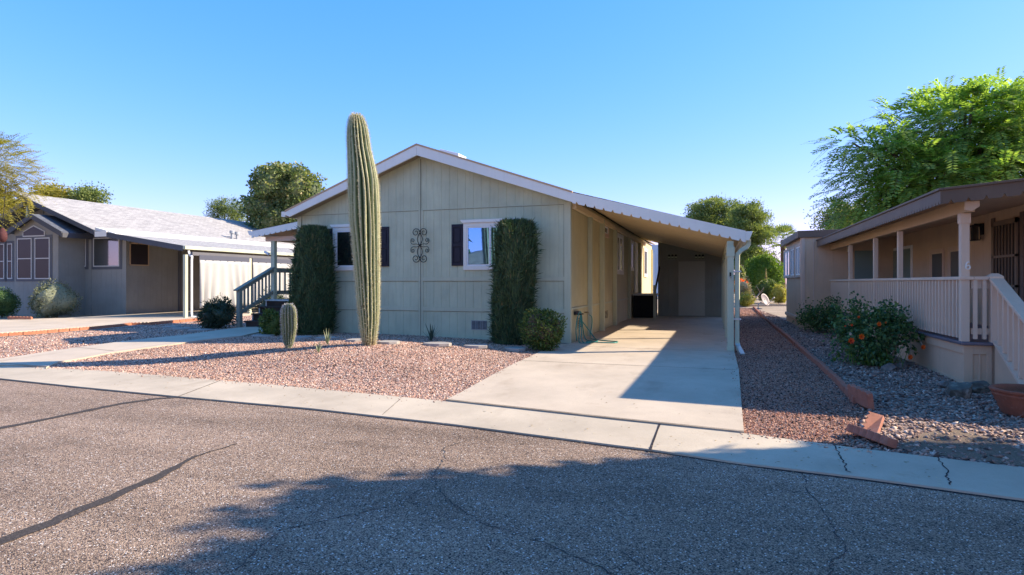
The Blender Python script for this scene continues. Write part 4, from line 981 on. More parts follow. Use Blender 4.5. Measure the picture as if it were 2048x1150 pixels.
# roof
EXB, EYB = 5.82, -3.65
bz_ = lambda x: 2.57+rise*(x-EXB)
rf = MB().prism([(EXB, EYB, 2.57), (10.4, EYB, bz_(10.4)), (13.6, EYB, 2.68), (13.6, EYB, 2.60), (10.4, EYB, bz_(10.4)-.09), (EXB, EYB, 2.50)], (0, YE-EYB-.03, 0))
brf = part('roof', rf, 'brown_fascia', bh)
part('scalloped_fascia', scallop(MB(), (EXB-.03, EYB-.03, 2.545), (EXB-.03, YE-.06, 2.545), .175, (.022, 0, 0), .125, .05, .3).add(*(lambda m_: (m_.v, m_.f))(scallop(MB(), (EXB-.007, EYB-.03, 2.547), (10.4, EYB-.03, bz_(10.4)-.022), .175, (0, .022, 0), .19, .05, .3))), 'brown_fascia', brf)
part('roof_edge', MB().box(EXB-.055, EXB-.0, EYB-.05, YE-.04, 2.548, 2.578).prism([(EXB+.002, EYB-.055, 2.55), (10.4, EYB-.055, bz_(10.4)-.02), (10.4, EYB-.055, bz_(10.4)+.01), (EXB+.002, EYB-.055, 2.58)], (0, .05, 0)), 'brown_fascia', brf, bev=.004)
part('porch_ceiling', MB().prism([(EXB+.02, EYB+.01, 2.46), (XI, EYB+.01, 2.62), (XI, EYB+.01, 2.61), (EXB+.02, EYB+.01, 2.45)], (0, YE-EYB-.05, 0)), 'brown_siding', brf)
s2 = MB().prism([(XS-.13, YE-.06, 2.85), (13.4, YE-.06, 2.97), (13.4, YE-.06, 2.69), (XS-.13, YE-.06, 2.65)], (0, 4.6, 0)); part('sunroom_roof', s2, 'brown_fascia', bh, bev=.01)
# porch openings
def pwin(ax, c, sg, a, b, z0, z1, pane, trim='brown_trim', split=None, sash='brown_trim'): return window(bh, ax, c, sg, min(a, b), max(a, b), z0, z1, .07, .035, trim, sash, pane, split=split)
for p, q, zt_ in ((1862, 1890, 2.1), (1899, 1928, 2.1)): pwin('y', XI, -1, onX(p, 500, XI)[0], onX(q, 500, XI)[0], 1.0, zt_, 'porch_glass', sash='porch_rail_paint')
a, b = onX(1783, 500, XI)[0], onX(1826, 500, XI)[0]
sd = part('storm_door', MB().box(XI-.04, XI-.002, min(a, b), max(a, b), .6, 2.3), 'vinyl_white', bh); part('pane', MB().box(XI-.046, XI-.041, min(a, b)+.08, max(a, b)-.08, .7, 2.22), 'pale_green_glass', sd)
a, b = onY(1709, 500, YE), onY(1752, 500, YE); pg = part('screen_panel', MB().box(a[0], b[0], YE-.02, YE-.002, .6, 2.25), 'pale_green_glass', bh)
a, b = onX(1992, 500, XI)[0], onX(2043, 500, XI)[0]; lo, hi = min(a, b), max(a, b)
dm = MB()
for k in ((lo, lo+.06, .58, 2.42), (hi-.06, hi, .58, 2.42), (lo, hi, .58, .7), (lo, hi, 2.34, 2.42), (lo, hi, 1.78, 1.82), (lo, hi, 1.27, 1.31)): dm.box(XI-.07, XI-.045, *k)
nb = 8
for i in range(nb): y = lo+(hi-lo)*(i+.5)/nb; dm.box(XI-.068, XI-.052, y-.009, y+.009, .6, 2.4)
sd = part('security_door', dm, 'screen_door', bh); part('mesh_panel', MB().box(XI-.044, XI-.004, lo+.01, hi-.01, .59, 2.41), 'dark_wood', sd); part('lock', MB().box(XI-.1, XI-.072, hi-.1, hi-.03, 1.3, 1.38), 'iron', sd)
part('door_frame', MB().box(XI-.03, XI-.003, hi+.01, hi+.12, .57, 2.5).box(XI-.03, XI-.003, lo-.12, lo-.01, .57, 2.5), 'brown_fascia', bh)
ly, lz = onX(1966, 463, XI)
lm = part('wall_lamp', MB().box(XI-.03, XI-.002, ly-.06, ly+.06, lz-.06, lz+.15).box(XI-.14, XI-.02, ly-.015, ly+.015, lz+.11, lz+.15).box(XI-.2, XI-.06, ly-.09, ly+.09, lz+.09, lz+.12), 'iron', bh)
part('lamp_glass', MB().box(XI-.17, XI-.09, ly-.06, ly+.06, lz-.149, lz+.089), 'porch_glass', lm)
ca = MB()
for a_, b_ in ((.085, .185), (.07, .07), (-.085, -.085)): pass
ca.box(XI-.19, XI-.07, ly-.08, ly+.08, lz-.17, lz-.149)
for dx in (-.19, -.07):
    for dy in (-.08, .07): ca.box(XI+dx, XI+dx+.012, ly+dy, ly+dy+.012, lz-.15, lz+.09)
part('lamp_cage', ca, 'iron', lm)
lx, lz2 = onY(1698, 498, YE); part('wall_lamp', MB().box(lx-.05, lx+.05, YE-.1, YE-.002, lz2-.08, lz2+.08), 'white_trim', bh)
# figure 6 on the front post
six = thing('house_number', 'small white number 6 fixed to the front porch post of the brown house', 'house number', (6.21, YF-.01, 1.55))
P6 = [(.030, .075), (.0, .082), (-.028, .05), (-.038, .0), (-.03, -.04), (.0, -.055), (.03, -.04), (.036, -.01), (.02, .015), (-.005, .016), (-.028, -.005)]
part('numeral', MB().tube(cat([(6.205+a_*.62, YF-.006, 1.565+b_*.7) for a_, b_ in P6], 4), .009, 6), 'white_trim', six, smooth=True)

# ------------------------------------------------------------------ cacti and agaves
RV = Vector((CT, ST, 0)); FV = Vector((-ST, CT, 0))
def cactus(name, label, cat_, base, prof, ribs, dep, skin, spine, sp_len, sp_step, nper, wob, topden=1., sw=.004):
    """prof: (height, sideways offset, radius)"""
    root = thing(name, label, cat_, base); prof = sorted(prof); H_ = np.array([p[0] for p in prof]); O_ = np.array([p[1] for p in prof]); R_ = np.array([p[2] for p in prof])
    top = H_[-1]; nz = max(60, int(top/.035)); per = 10; nt_ = ribs*per
    zs = np.concatenate([np.linspace(H_[0], top-.25*R_.max(), nz), top-.25*R_.max()*(1-np.sin(np.linspace(0, math.pi/2, 12)[1:]))])
    th = np.arange(nt_)/nt_*2*math.pi; ph = RNG.uniform(0, 6.28, (ribs+1, 3))
    def radius(z): return np.interp(z, H_, R_)
    def crestang(k, z): return 2*math.pi*k/ribs + wob*(np.sin(z*1.7+ph[k % ribs, 0])+.6*np.sin(z*4.1+ph[k % ribs, 1]))
    V = []; A1 = []; A2 = []
    for z in zs:
        R = float(radius(z)); ox = float(np.interp(z, H_, O_)); ca = np.array([crestang(k, z) for k in range(ribs+1)]); ca[-1] = ca[0]+2*math.pi
        for k in range(ribs):
            for j in range(per):
                u = j/per; a = ca[k]+(ca[k+1]-ca[k])*u; c = abs(math.cos(math.pi*u))**1.15
                r = R*(1-dep*(1-c)); p = RV*(ox+r*math.cos(a))+FV*(r*math.sin(a))
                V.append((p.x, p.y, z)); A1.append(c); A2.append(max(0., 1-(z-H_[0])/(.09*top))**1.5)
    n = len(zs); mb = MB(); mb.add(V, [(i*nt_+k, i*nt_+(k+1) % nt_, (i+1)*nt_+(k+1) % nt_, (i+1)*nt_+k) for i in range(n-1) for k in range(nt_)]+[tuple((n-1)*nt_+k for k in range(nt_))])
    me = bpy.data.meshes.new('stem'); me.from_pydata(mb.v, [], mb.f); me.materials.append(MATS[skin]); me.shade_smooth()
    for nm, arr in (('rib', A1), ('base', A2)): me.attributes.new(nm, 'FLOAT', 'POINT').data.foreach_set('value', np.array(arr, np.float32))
    o = bpy.data.objects.new('stem', me); COL.objects.link(o); o.parent = root
    P = []; D = []; Ls = []
    z = H_[0]+.08
    while z < top-.005:
        R = float(radius(z)); ox = float(np.interp(z, H_, O_)); up = sm((z-top+.35)/.35)
        for k in range(ribs):
            a = crestang(k, z); d_ = RV*math.cos(a)+FV*math.sin(a); p = RV*ox+d_*R*.99
            t = Vector((-d_.y, d_.x, 0))
            for q in range(int(nper*(1+topden*up))):
                w = (d_*random.uniform(.5, 1)+t*random.uniform(-1, 1)+Vector((0, 0, random.uniform(-.8, .9)+.9*up))).normalized()
                P.append((p.x, p.y, z+random.uniform(-.3, .3)*sp_step)); D.append(w[:]); Ls.append(sp_len*random.uniform(.5, 1.25))
        z += sp_step
    v, f = leaf_arrays(np.array(P), np.array(D), rnd_dir(len(P)), np.array(Ls), np.full(len(P), sw), 0)
    npmesh('spines', v, f, spine, root); return root
sb = gp(738, 690); dS = (sb.x-CAM[0])*-ST+(sb.y-CAM[1])*CT
SP = [(228,711,712),(229.5,705,719),(232,702.5,723),(236,700,727),(243,697.5,730.5),(259,694.5,736),(280,694,739.5),(298,695,742),(320,695.5,747.5),(345,696,753),(365,696.5,756.5),(392,697,758),(437,699,759.5),(480,703.5,759.5),(524,707.5,759.5),(568,711.5,759.5),(610,714.5,759),(633,717.5,758),(655,720,756),(676,723,753),(688,725,751),(699,727,750)]
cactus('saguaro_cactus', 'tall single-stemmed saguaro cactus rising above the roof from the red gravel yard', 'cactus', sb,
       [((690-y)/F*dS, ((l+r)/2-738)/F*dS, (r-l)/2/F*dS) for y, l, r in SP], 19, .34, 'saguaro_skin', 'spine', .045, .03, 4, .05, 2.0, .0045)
bb = gp(578, 696); dB = (bb.x-CAM[0])*-ST+(bb.y-CAM[1])*CT
BP = [(607,576.5,578),(608,573,581.5),(610,569.5,585),(613,566.5,587.5),(618,564,590),(627,562.5,592),(640,562.5,592.5),(655,563.5,592.5),(668,564.5,590.5),(680,566.5,588),(688,568.5,586),(692,571,583.5),(702,570,585)]
cactus('young_saguaro', 'knee-high ribbed young saguaro with whitish spines in front of a clipped cypress', 'cactus', bb,
       [((696-y)/F*dB, ((l+r)/2-578)/F*dB, (r-l)/2/F*dB) for y, l, r in BP], 15, .20, 'barrel_skin', 'spine_pale', .035, .03, 5, .02, 2.5, .0035)
def agave(label, px, py, hpx, spread, n, mat, seed):
    b = gp(px, py); d = (b.x-CAM[0])*-ST+(b.y-CAM[1])*CT; Hh = hpx/F*d; r = random.Random(seed); V = []; Fc = []
    for i in range(n):
        az = i*2.4+r.uniform(-.2, .2); til = spread*(.15+.85*(i/n)**.8)*r.uniform(.75, 1.1); L = Hh*r.uniform(.8, 1.08)*(1.05 if i < n*.6 else .85)
        wd = L*.10; dr = Vector((math.cos(az), math.sin(az), 0)); sd = Vector((-dr.y, dr.x, 0)); o = len(V); pos = Vector(); S = 7
        for k in range(S):
            u = k/(S-1); an = til*(1+.25*u); w = wd*(.55+.6*u if u < .35 else (1-u)/.65*.76)+.001
            dirn = dr*math.sin(an)+Vector((0, 0, 1))*math.cos(an)
            if k: pos = pos+dirn*L/(S-1)
            nn = sd.cross(dirn); V += [pos-sd*w/2-nn*w*.22, pos, pos+sd*w/2-nn*w*.22]
        for k in range(S-1): Fc += [(o+3*k, o+3*k+1, o+3*k+4, o+3*k+3), (o+3*k+1, o+3*k+2, o+3*k+5, o+3*k+4)]
    mb = MB(); mb.add([v+b for v in V], Fc); return single('agave', mb, mat, label, 'agave', b, smooth=False)
agave('small pale striped agave in full sun beside the young saguaro', 637, 706, 26, .75, 15, 'agave_pale', 3)
agave('small pale striped agave just behind the other pale one, closer to the saguaro', 655, 689, 31, .65, 13, 'agave_pale', 5)
agave('dark green agave standing against the sage wall below the scroll ornament', 862, 683, 38, .7, 20, 'agave_dark', 8)

# ------------------------------------------------------------------ clipped and loose shrubs
def dcam(p): return (p[0]-CAM[0])*-ST+(p[1]-CAM[1])*CT
def column_shrub(label, px, py, top, prof, n, seed):
    b = gp(px, py); d = dcam(b); root = thing('cypress', label, 'cypress', b, None); Hh = (py-top)/F*d
    zz = np.array([p[0] for p in prof])*Hh; rr = np.array([p[1] for p in prof])/F*d; oo = np.array([p[2] for p in prof])/F*d
    z = Hh*RNG.random(n); a = RNG.uniform(0, 6.28, n); topn = int(n*.08); z[:topn] = Hh
    def rad_(z_, a_): return np.interp(z_, zz, rr)*(1+.05*np.sin(3*a_+seed)+.05*np.sin(7*a_+z_*3.1+seed)+.06*np.sin(11*a_-z_*5+2*seed)+.045*np.sin(z_*9+a_*5+seed)+.04*np.sin(5*a_+z_*2.2))
    q = np.ones(n)*RNG.uniform(.86, 1.04, n); q[:topn] = np.sqrt(RNG.random(topn))
    R = rad_(z, a)*q; ox = np.interp(z, zz, oo); rv = np.array(RV); fv = np.array(FV)
    P = rv*(ox+R*np.cos(a))[:, None]+fv*(R*np.sin(a))[:, None]; P[:, 2] = z-.05
    out = rv*np.cos(a)[:, None]+fv*np.sin(a)[:, None]
    A = out*RNG.uniform(.05, .4, (n, 1))+np.array([0, 0, 1.])+RNG.normal(0, .16, (n, 3))
    k = RNG.random(n) < .10; A[k] = out[k]*.9+RNG.normal(0, .5, (k.sum(), 3))+np.array([0, 0, .4])
    v, f = leaf_arrays(P, A, out+RNG.normal(0, .4, (n, 3)), np.where(k, 1.5, 1.)*RNG.uniform(.06, .17, n), RNG.uniform(.012, .026, n), .2)
    npmesh('foliage', v, f, 'leaf_cypress', root)
    V = []; m_ = 40; S = 30
    for j in range(S+1):
        z_ = Hh*.985*j/S
        for i in range(m_):
            a_ = 2*math.pi*i/m_; r_ = float(rad_(z_, a_))*(.88 if j < S else .5); p = RV*(float(np.interp(z_, zz, oo))+r_*math.cos(a_))+FV*r_*math.sin(a_); V.append((p.x+b.x, p.y+b.y, z_+b.z-.03))
    mb = MB(); mb.add(V, [(j*m_+i, j*m_+(i+1) % m_, (j+1)*m_+(i+1) % m_, (j+1)*m_+i) for j in range(S) for i in range(m_)]+[tuple(S*m_+i for i in range(m_))])
    part('inner_growth', mb, 'leaf_cypress', root)
    part('trunk', MB().tube([b+Vector((0, 0, -.05)), b+Vector((0, 0, .5))], [.06, .05], 8), 'bark', root); return root
column_shrub('clipped cypress column with a domed top beside the entry steps', 625, 668, 458, [(0, 30, 2), (.1, 37, 1), (.3, 39, -1), (.55, 37.5, 0), (.8, 33, 2), (.93, 28, 2), (1, 22, 2)], 24000, 1)
column_shrub('clipped cypress column standing in front of the window that mirrors the sky', 1024, 687, 447, [(0, 33, -2), (.1, 38, -1), (.3, 38, 0), (.55, 38, 3), (.8, 38, 7), (.93, 36.5, 8), (1, 31, 8)], 24000, 2)
def shrub(label, px, py, rx, hp, n, ln, wd, mat, seed, cat_='shrub', name='shrub', lobes=1, out=.5, corek=.8, coremat=None, group=None, depth=1., base=None, amp=.2):
    b = base if base is not None else gp(px, py); d = dcam(b); root = thing(name, label, cat_, b, group); k = d/F; r = random.Random(seed)
    W, Hh = rx*k, hp*k; bl = [(0, 0, Hh*.5, W*.92, W*.85*depth, Hh*.52)]
    for i in range(lobes):
        s = r.uniform(.45, .65); p = RV*(W*r.uniform(-.5, .5))+FV*(W*depth*r.uniform(-.5, .3)); bl.append((p.x, p.y, Hh*r.uniform(.3, .65), W*s, W*s*depth, Hh*s*.75))
    v, f = foliage(bl, n, ln, wd, seed, out, 0, .72, amp); v[:, 2] = np.maximum(v[:, 2], -.02); npmesh('foliage', v, f, mat, root)
    c = core([(x+b.x, y+b.y, z+b.z, a_, b_, c_) for x, y, z, a_, b_, c_ in bl], corek, seed); c.v = [(x, y, max(z, b.z-.03)) for x, y, z in c.v]; part('inner_growth', c, coremat or mat, root, smooth=True)
    part('stem', MB().tube([b+Vector((0, 0, -.05)), b+Vector((.02, 0, Hh*.4))], .03, 6), 'bark', root); return root
shrub('rounded green shrub with bare twigs at the carport corner of the sage house', 1087, 701, 44, 82, 7500, .055, .026, 'leaf_shrub', 11, coremat='bark', corek=.78, lobes=2)
shrub('small loose green shrub between the entry steps and the young saguaro', 542, 671, 25, 50, 2600, .07, .03, 'leaf_shrub', 12, lobes=2, amp=.3)
shrub('dark oleander shrub in front of the rippled white shade cloth, beside the stair newel', 438, 657, 34, 58, 2600, .13, .03, 'leaf_oleander', 13, lobes=3, amp=.35, out=.9)
shrub('dark oleander shrub behind the balusters of the entry railing', 545, 634, 34, 52, 1800, .13, .03, 'leaf_oleander', 14, lobes=3, amp=.35, out=.9, base=Vector((*wl((545-1024)/F*21.3, 21.3), 0)))
shrub('round grey-green sage shrub in front of the grey house bay, sunlit on its crown', 114, 634, 44, 66, 5200, .085, .03, 'leaf_sage', 15, lobes=2)
shrub('dark clipped shrub in front of the grey house, under the hanging feeder', 4, 633, 30, 56, 4200, .07, .03, 'leaf_dark', 16)
# rose bushes beside the brown porch
def flower(par, p, r, mat):
    p = Vector(p); P = []; A = []; Nn = []; Ls = []
    for ring, (n, til, l) in enumerate(((7, 1.15, 1.), (6, .75, .85), (5, .35, .65))):
        for i in range(n):
            a = 2*math.pi*(i+.5*ring)/n; out = (RV*math.cos(a)-Vector((0, 0, 1))*math.sin(a)); d_ = -FV*math.cos(til)+out*math.sin(til)
            P.append(p[:]); A.append(d_[:]); Nn.append((-FV*.3+out*-.2)[:]); Ls.append(r*l)
    v, f = leaf_arrays(np.array(P)-np.array(base_of(par)), np.array(A), np.array(Nn), np.array(Ls), np.array(Ls)*.95, .25); return npmesh('flower', v, f, mat, par)
def rose(label, base, blobs, n, seed, flowers, canes):
    root = thing('rose_bush', label, 'rose bush', base)
    v, f = foliage([(x-base.x, y-base.y, z-base.z, a, b_, c) for x, y, z, a, b_, c in blobs], n, .062, .042, seed, .45, .25, .45, .3, 9, .06, .5); npmesh('foliage', v, f, 'leaf_dark', root)
    cm_ = MB()
    for c in canes: cm_.tube(cat(c, 5), [.014]*(5*(len(c)-1)+1), 6)
    part('canes', cm_, 'dead_wood', root, smooth=True)
    for p, r, m_ in flowers: flower(root, p, r, m_)
    return root
rb = gp(1772, 733); dR = dcam(rb)
def bl(px, py, d, rx, ry, rd): p = at(px, py, d); return (p.x, p.y, p.z, rx/F*d, rd, ry/F*d)
RB = [bl(1745, 655, dR+.25, 52, 42, .55), bl(1705, 660, dR+.5, 36, 42, .45), bl(1785, 650, dR+.1, 32, 36, .4), bl(1730, 690, dR+.05, 40, 28, .4), bl(1712, 612, dR+.9, 12, 26, .15), bl(1780, 625, dR+.3, 18, 24, .2), bl(1745, 705, dR, 26, 28, .3), bl(1815, 662, dR-.1, 16, 10, .12)]
FL = [((1722, 673), 7, 'petal_orange'), ((1701, 681), 7.5, 'petal_red'), ((1757, 648), 5.5, 'petal_orange'), ((1717, 634), 3.2, 'petal_red'), ((1703, 650), 3.2, 'petal_red'), ((1771, 645), 2.6, 'petal_orange'), ((1845, 694), 6, 'petal_orange'), ((1819, 714), 6.5, 'petal_orange'), ((1690, 652), 2.2, 'petal_red'), ((1725, 620), 3, 'petal_pale'), ((1700, 668), 3.2, 'petal_pale')]
df = dR-.32
rose('tall rose bush with orange and red blooms beside the brown porch skirt', rb, RB, 5200, 31, [(at(a, b_, df), r/F*dR, m_) for (a, b_), r, m_ in FL],
     [[rb+Vector((.02, .0, -.02)), at(1775, 705, dR), at(1770, 695, dR), at(1782, 690, dR-.05), at(1785, 670, dR)], [rb+Vector((-.05, .05, 0)), at(1758, 700, dR), at(1748, 660, dR)], [rb, at(1790, 700, dR), at(1800, 665, dR-.1), at(1830, 668, dR-.15), at(1845, 690, dR-.25)], [at(1818, 664, dR-.12), at(1822, 690, dR-.2), at(1819, 710, dR-.25)], [rb, at(1720, 690, dR+.1), at(1700, 665, dR+.1)]])
lvs = [at(a+random.uniform(-5, 5), b_+random.uniform(-5, 5), dR-.2+random.uniform(-.06, .06)) for a, b_ in [(1815, 680), (1822, 690), (1825, 700), (1817, 702), (1832, 672), (1840, 680), (1820, 672), (1845, 676), (1813, 693)] for _ in range(6)]
tw = bpy.data.objects['rose_bush']; v, f = leaf_arrays(np.array([p[:] for p in lvs])-np.array(rb), rnd_dir(len(lvs)), rnd_dir(len(lvs)), np.full(len(lvs), .07), np.full(len(lvs), .05)); npmesh('drooping_spray', v, f, 'leaf_dark', tw)
rb2 = gp(1645, 665); d2 = dcam(rb2)
rose('low dark rose bush without blooms at the sunroom corner of the brown house', rb2, [bl(1640, 632, d2, 36, 26, .6), bl(1620, 640, d2+.3, 22, 22, .5), bl(1668, 628, d2-.2, 26, 30, .6), bl(1690, 645, d2-.6, 24, 28, .5)], 3600, 33,
     [(at(1639, 623, d2-.6), .02, 'petal_pale'), (at(1680, 674, d2-1.6), .02, 'petal_pale')], [[rb2, at(1640, 640, d2), at(1630, 620, d2)], [rb2, at(1665, 640, d2), at(1672, 615, d2)]])
# grassy tuft under the roses
P = np.array([rb[:]])+np.c_[RNG.normal(0, .16, (260, 2))+np.array([-.2, -.02]), np.zeros(260)]; 
v, f = leaf_arrays(P-np.array(rb), np.c_[RNG.normal(0, .45, (260, 2)), np.ones(260)], rnd_dir(260), RNG.uniform(.15, .4, 260), np.full(260, .012))
gt = npmesh('grass', v, f, 'leaf_lime', None, rb); gt['kind'] = 'stuff'; gt['label'] = 'light green grassy tuft at the foot of the blooming rose bush'; gt['category'] = 'grass tuft'

# ------------------------------------------------------------------ stones, pot, edging
def rock(name, label, px, py, wpx, hpx, mat, seed, dep=.8, cat_='rock', yaw=0., dz=0.):
    b = gp(px, py); k = dcam(b)/F; bm = bmesh.new(); bmesh.ops.create_icosphere(bm, subdivisions=4, radius=1); r = np.random.default_rng(seed)
    D = np.array([v.co[:] for v in bm.verts]); V = D.copy()
    for _ in range(9):                                   # chop flat facets
        nrm = unit(r.normal(size=(1, 3)))[0]; t = r.uniform(.55, .85); s_ = V@nrm-t; V -= np.where(s_ > 0, s_, 0)[:, None]*nrm
    V *= lump(D, seed, .07, 5.)[:, None]; V *= np.array([wpx*k/2, wpx*k/2*dep, hpx*k*.62]); V[:, 2] += hpx*k*.36
    c, s_ = math.cos(TH+yaw), math.sin(TH+yaw); V = np.c_[V[:, 0]*c-V[:, 1]*s_, V[:, 0]*s_+V[:, 1]*c, V[:, 2]]+np.array(b)
    mb = MB(); mb.add(V.tolist(), [tuple(v.index for v in f.verts) for f in bm.faces]); bm.free(); return single(name, mb, mat, label, cat_, b, smooth=False)
rock('rock', 'large dark green rock with pale veins lying before the brown porch skirt', 1922, 794, 62, 32, 'rock_green', 41, .7)
rock('rock', 'greenish rock wedged between the large veined rock and the clay pot', 1958, 786, 48, 28, 'rock_green', 45, .8)
rock('rock', 'small brown rock at the corner of the porch skirt, beside the veined rock', 1888, 776, 26, 15, 'rock_grey', 43)
rock('rock', 'smooth grey rock at the foot of the rose stems', 1776, 741, 42, 16, 'rock_grey', 44, .6)
rock('rock', 'small tan rock touching the smooth grey one under the roses', 1803, 737, 24, 13, 'rock_grey', 46, .8)
rock('rock', 'dark flat rock deepest under the rose bush by the skirt', 1822, 731, 26, 9, 'rock_grey', 47, .7)
for i, (px, py, wd, lab) in enumerate([(527, 673, 48, 'flat stepping stone in front of the small shrub by the entry steps'), (605, 677, 40, 'flat stepping stone just behind the young saguaro'), (655, 679, 44, 'flat stepping stone behind the two pale agaves'),
        (712, 683, 40, 'flat stepping stone partly hidden by the saguaro foot, toward the pale agaves'), (778, 687, 46, 'flat stepping stone between the saguaro foot and the dark agave'), (875, 692, 60, 'flat stepping stone in front of the dark agave'),
        (953, 696, 52, 'flat stepping stone in front of the crawl vent'), (1033, 701, 48, 'flat stepping stone before the round corner shrub, nearest the driveway'), (343, 655, 36, 'small stepping stone closest to the terracotta edging, beyond the walkway'), (368, 659, 46, 'stepping stone in the middle of the three beyond the walkway'), (400, 662, 50, 'largest stepping stone of the three beyond the walkway, closest to the oleander')]):
    b = gp(px, py); k = dcam(b)/F; r = random.Random(60+i); n_ = 9; ring = []
    for j in range(n_):
        a = 2*math.pi*j/n_; q = r.uniform(.85, 1.1); ring.append(b+RV*(wd*k/2*q*math.cos(a))+FV*(.20*q*math.sin(a)))
    zb = max(float(h(p.x, p.y)) for p in ring)
    single('stepping_stone', MB().prism([(p.x, p.y, zb-.02) for p in ring], (0, 0, .062)), 'step_stone', lab, 'stepping stone', b, 'stepping stones', bev=.008)
# clay bowl
pc = gp(2064, 830); kp = dcam(pc)/F
pot = thing('clay_pot', 'wide red clay planter bowl at the foot of the porch stairs', 'planter', pc)
pr = [(.0, -.01), (.27, -.01), (.285, .02), (.335, .16), (.365, .235), (.372, .245), (.372, .255), (.36, .262), (.372, .27), (.385, .285), (.392, .30), (.388, .315), (.375, .32), (.35, .318), (.335, .30), (.325, .25), (.31, .2), (.0, .2)]
pr = [(a*.92, b*.86) for a, b in pr]; part('bowl', MB().lathe(pr, pc, 48), 'pot_clay', pot, smooth=True); part('soil', MB().lathe([(0, .185), (.29, .18)], pc, 32), 'bed_soil', pot)
# edging blocks
def block(loc, yaw, L, hgt, thick, mat, label, cat_, group=None, pitch=0., roll=0., sc_n=3):
    ring = [(-L/2, 0), (L/2, 0)]; n = sc_n*6
    for i in range(n+1):
        u = i/n; ring.append((L/2-L*u, hgt-.022+.022*abs(math.sin(math.pi*u*sc_n))))
    mb = MB().prism([(x, -thick/2, z) for x, z in ring], (0, thick, 0)); me_o = link_mesh('edging_block', mb.v, mb.f, mat)
    me_o.location = loc; me_o.rotation_euler = (roll, pitch, yaw); me_o['label'] = label; me_o['category'] = cat_
    if group: me_o['group'] = group
    b = me_o.modifiers.new('bevel', 'BEVEL'); b.width = .006; b.segments = 2; b.limit_method = 'ANGLE'; return me_o
LP = [gp(a, b) for a, b in [(-30,676),(0,674),(60,670),(120,665),(180,660),(240,654),(262,651),(300,650),(345,646),(400,641),(425,639)]]
def along(P, step):
    out = []; acc = 0; 
    for a, b in zip(P[:-1], P[1:]):
        L = (b-a).length
        while acc <= L: out.append((a.lerp(b, acc/L), math.atan2(b.y-a.y, b.x-a.x))); acc += step
        acc -= L
    return out
for p, yaw in along(LP, .31):
    block((p.x, p.y, float(h(p.x, p.y))-.03), yaw+random.uniform(-.06, .06), .30, .13, .07, 'terracotta', 'scalloped terracotta edging block in the row along the grey house driveway', 'edging block', 'terracotta edging along the grey house driveway')
for p, yaw in along(EDGE[::-1][1:], .31):
    block((p.x, p.y, float(h(p.x, p.y))-.03), yaw+random.uniform(-.05, .05), .305, .12, .06, 'edging_red', 'reddish scalloped edging block in the row between red gravel and grey rocks', 'edging block', 'edging between red and grey gravel', roll=random.uniform(-.08, .08))
p, q = gp(1706, 802), gp(1740, 822); m_ = p.lerp(q, .5); block((m_.x, m_.y, -.03), math.atan2(q.y-p.y, q.x-p.x), (q-p).length+.1, .19, .06, 'edging_red', 'tall broken edging slab at the street end of the red edging row', 'edging block', roll=.12, sc_n=4)
c_, d__ = gp(1753, 874), gp(1720, 866); dd_ = dcam(d__)+.17; a_, b_ = at(1737, 822, dd_), at(1767, 831, dd_); ring = [d__+Vector((0, 0, .015)), c_+Vector((0, 0, .015)), b_, a_]
for k in range(5):
    for u, o_ in ((.1, .0), (.5, .022), (.9, .0)): ring.append(a_.lerp(d__, (k+u)/5)+(b_-a_).normalized()*(o_ if o_ else -.004))
nn_ = (c_-d__).cross(a_-d__).normalized(); single('edging_block', MB().prism(ring, nn_*-.04), 'edging_red', 'tipped edging slab lying face up in the sun, one side toothed', 'edging block', d__, bev=.003)
p, q = gp(1712, 872), gp(1790, 902); m_ = p.lerp(q, .5); block((m_.x+.02, m_.y+.05, -.045), math.atan2(q.y-p.y, q.x-p.x), .52, .12, .075, 'edging_red', 'fallen edging block lying at the kerb with its scallops toward the street', 'edging block', roll=rad(68), sc_n=6)
p = gp(1795, 905); q = gp(40, 641)
block((q.x, q.y, .0), .1, 1.1, .1, .07, 'terracotta', 'long low terracotta edging piece in front of the dark clipped shrub', 'edging block', sc_n=7)

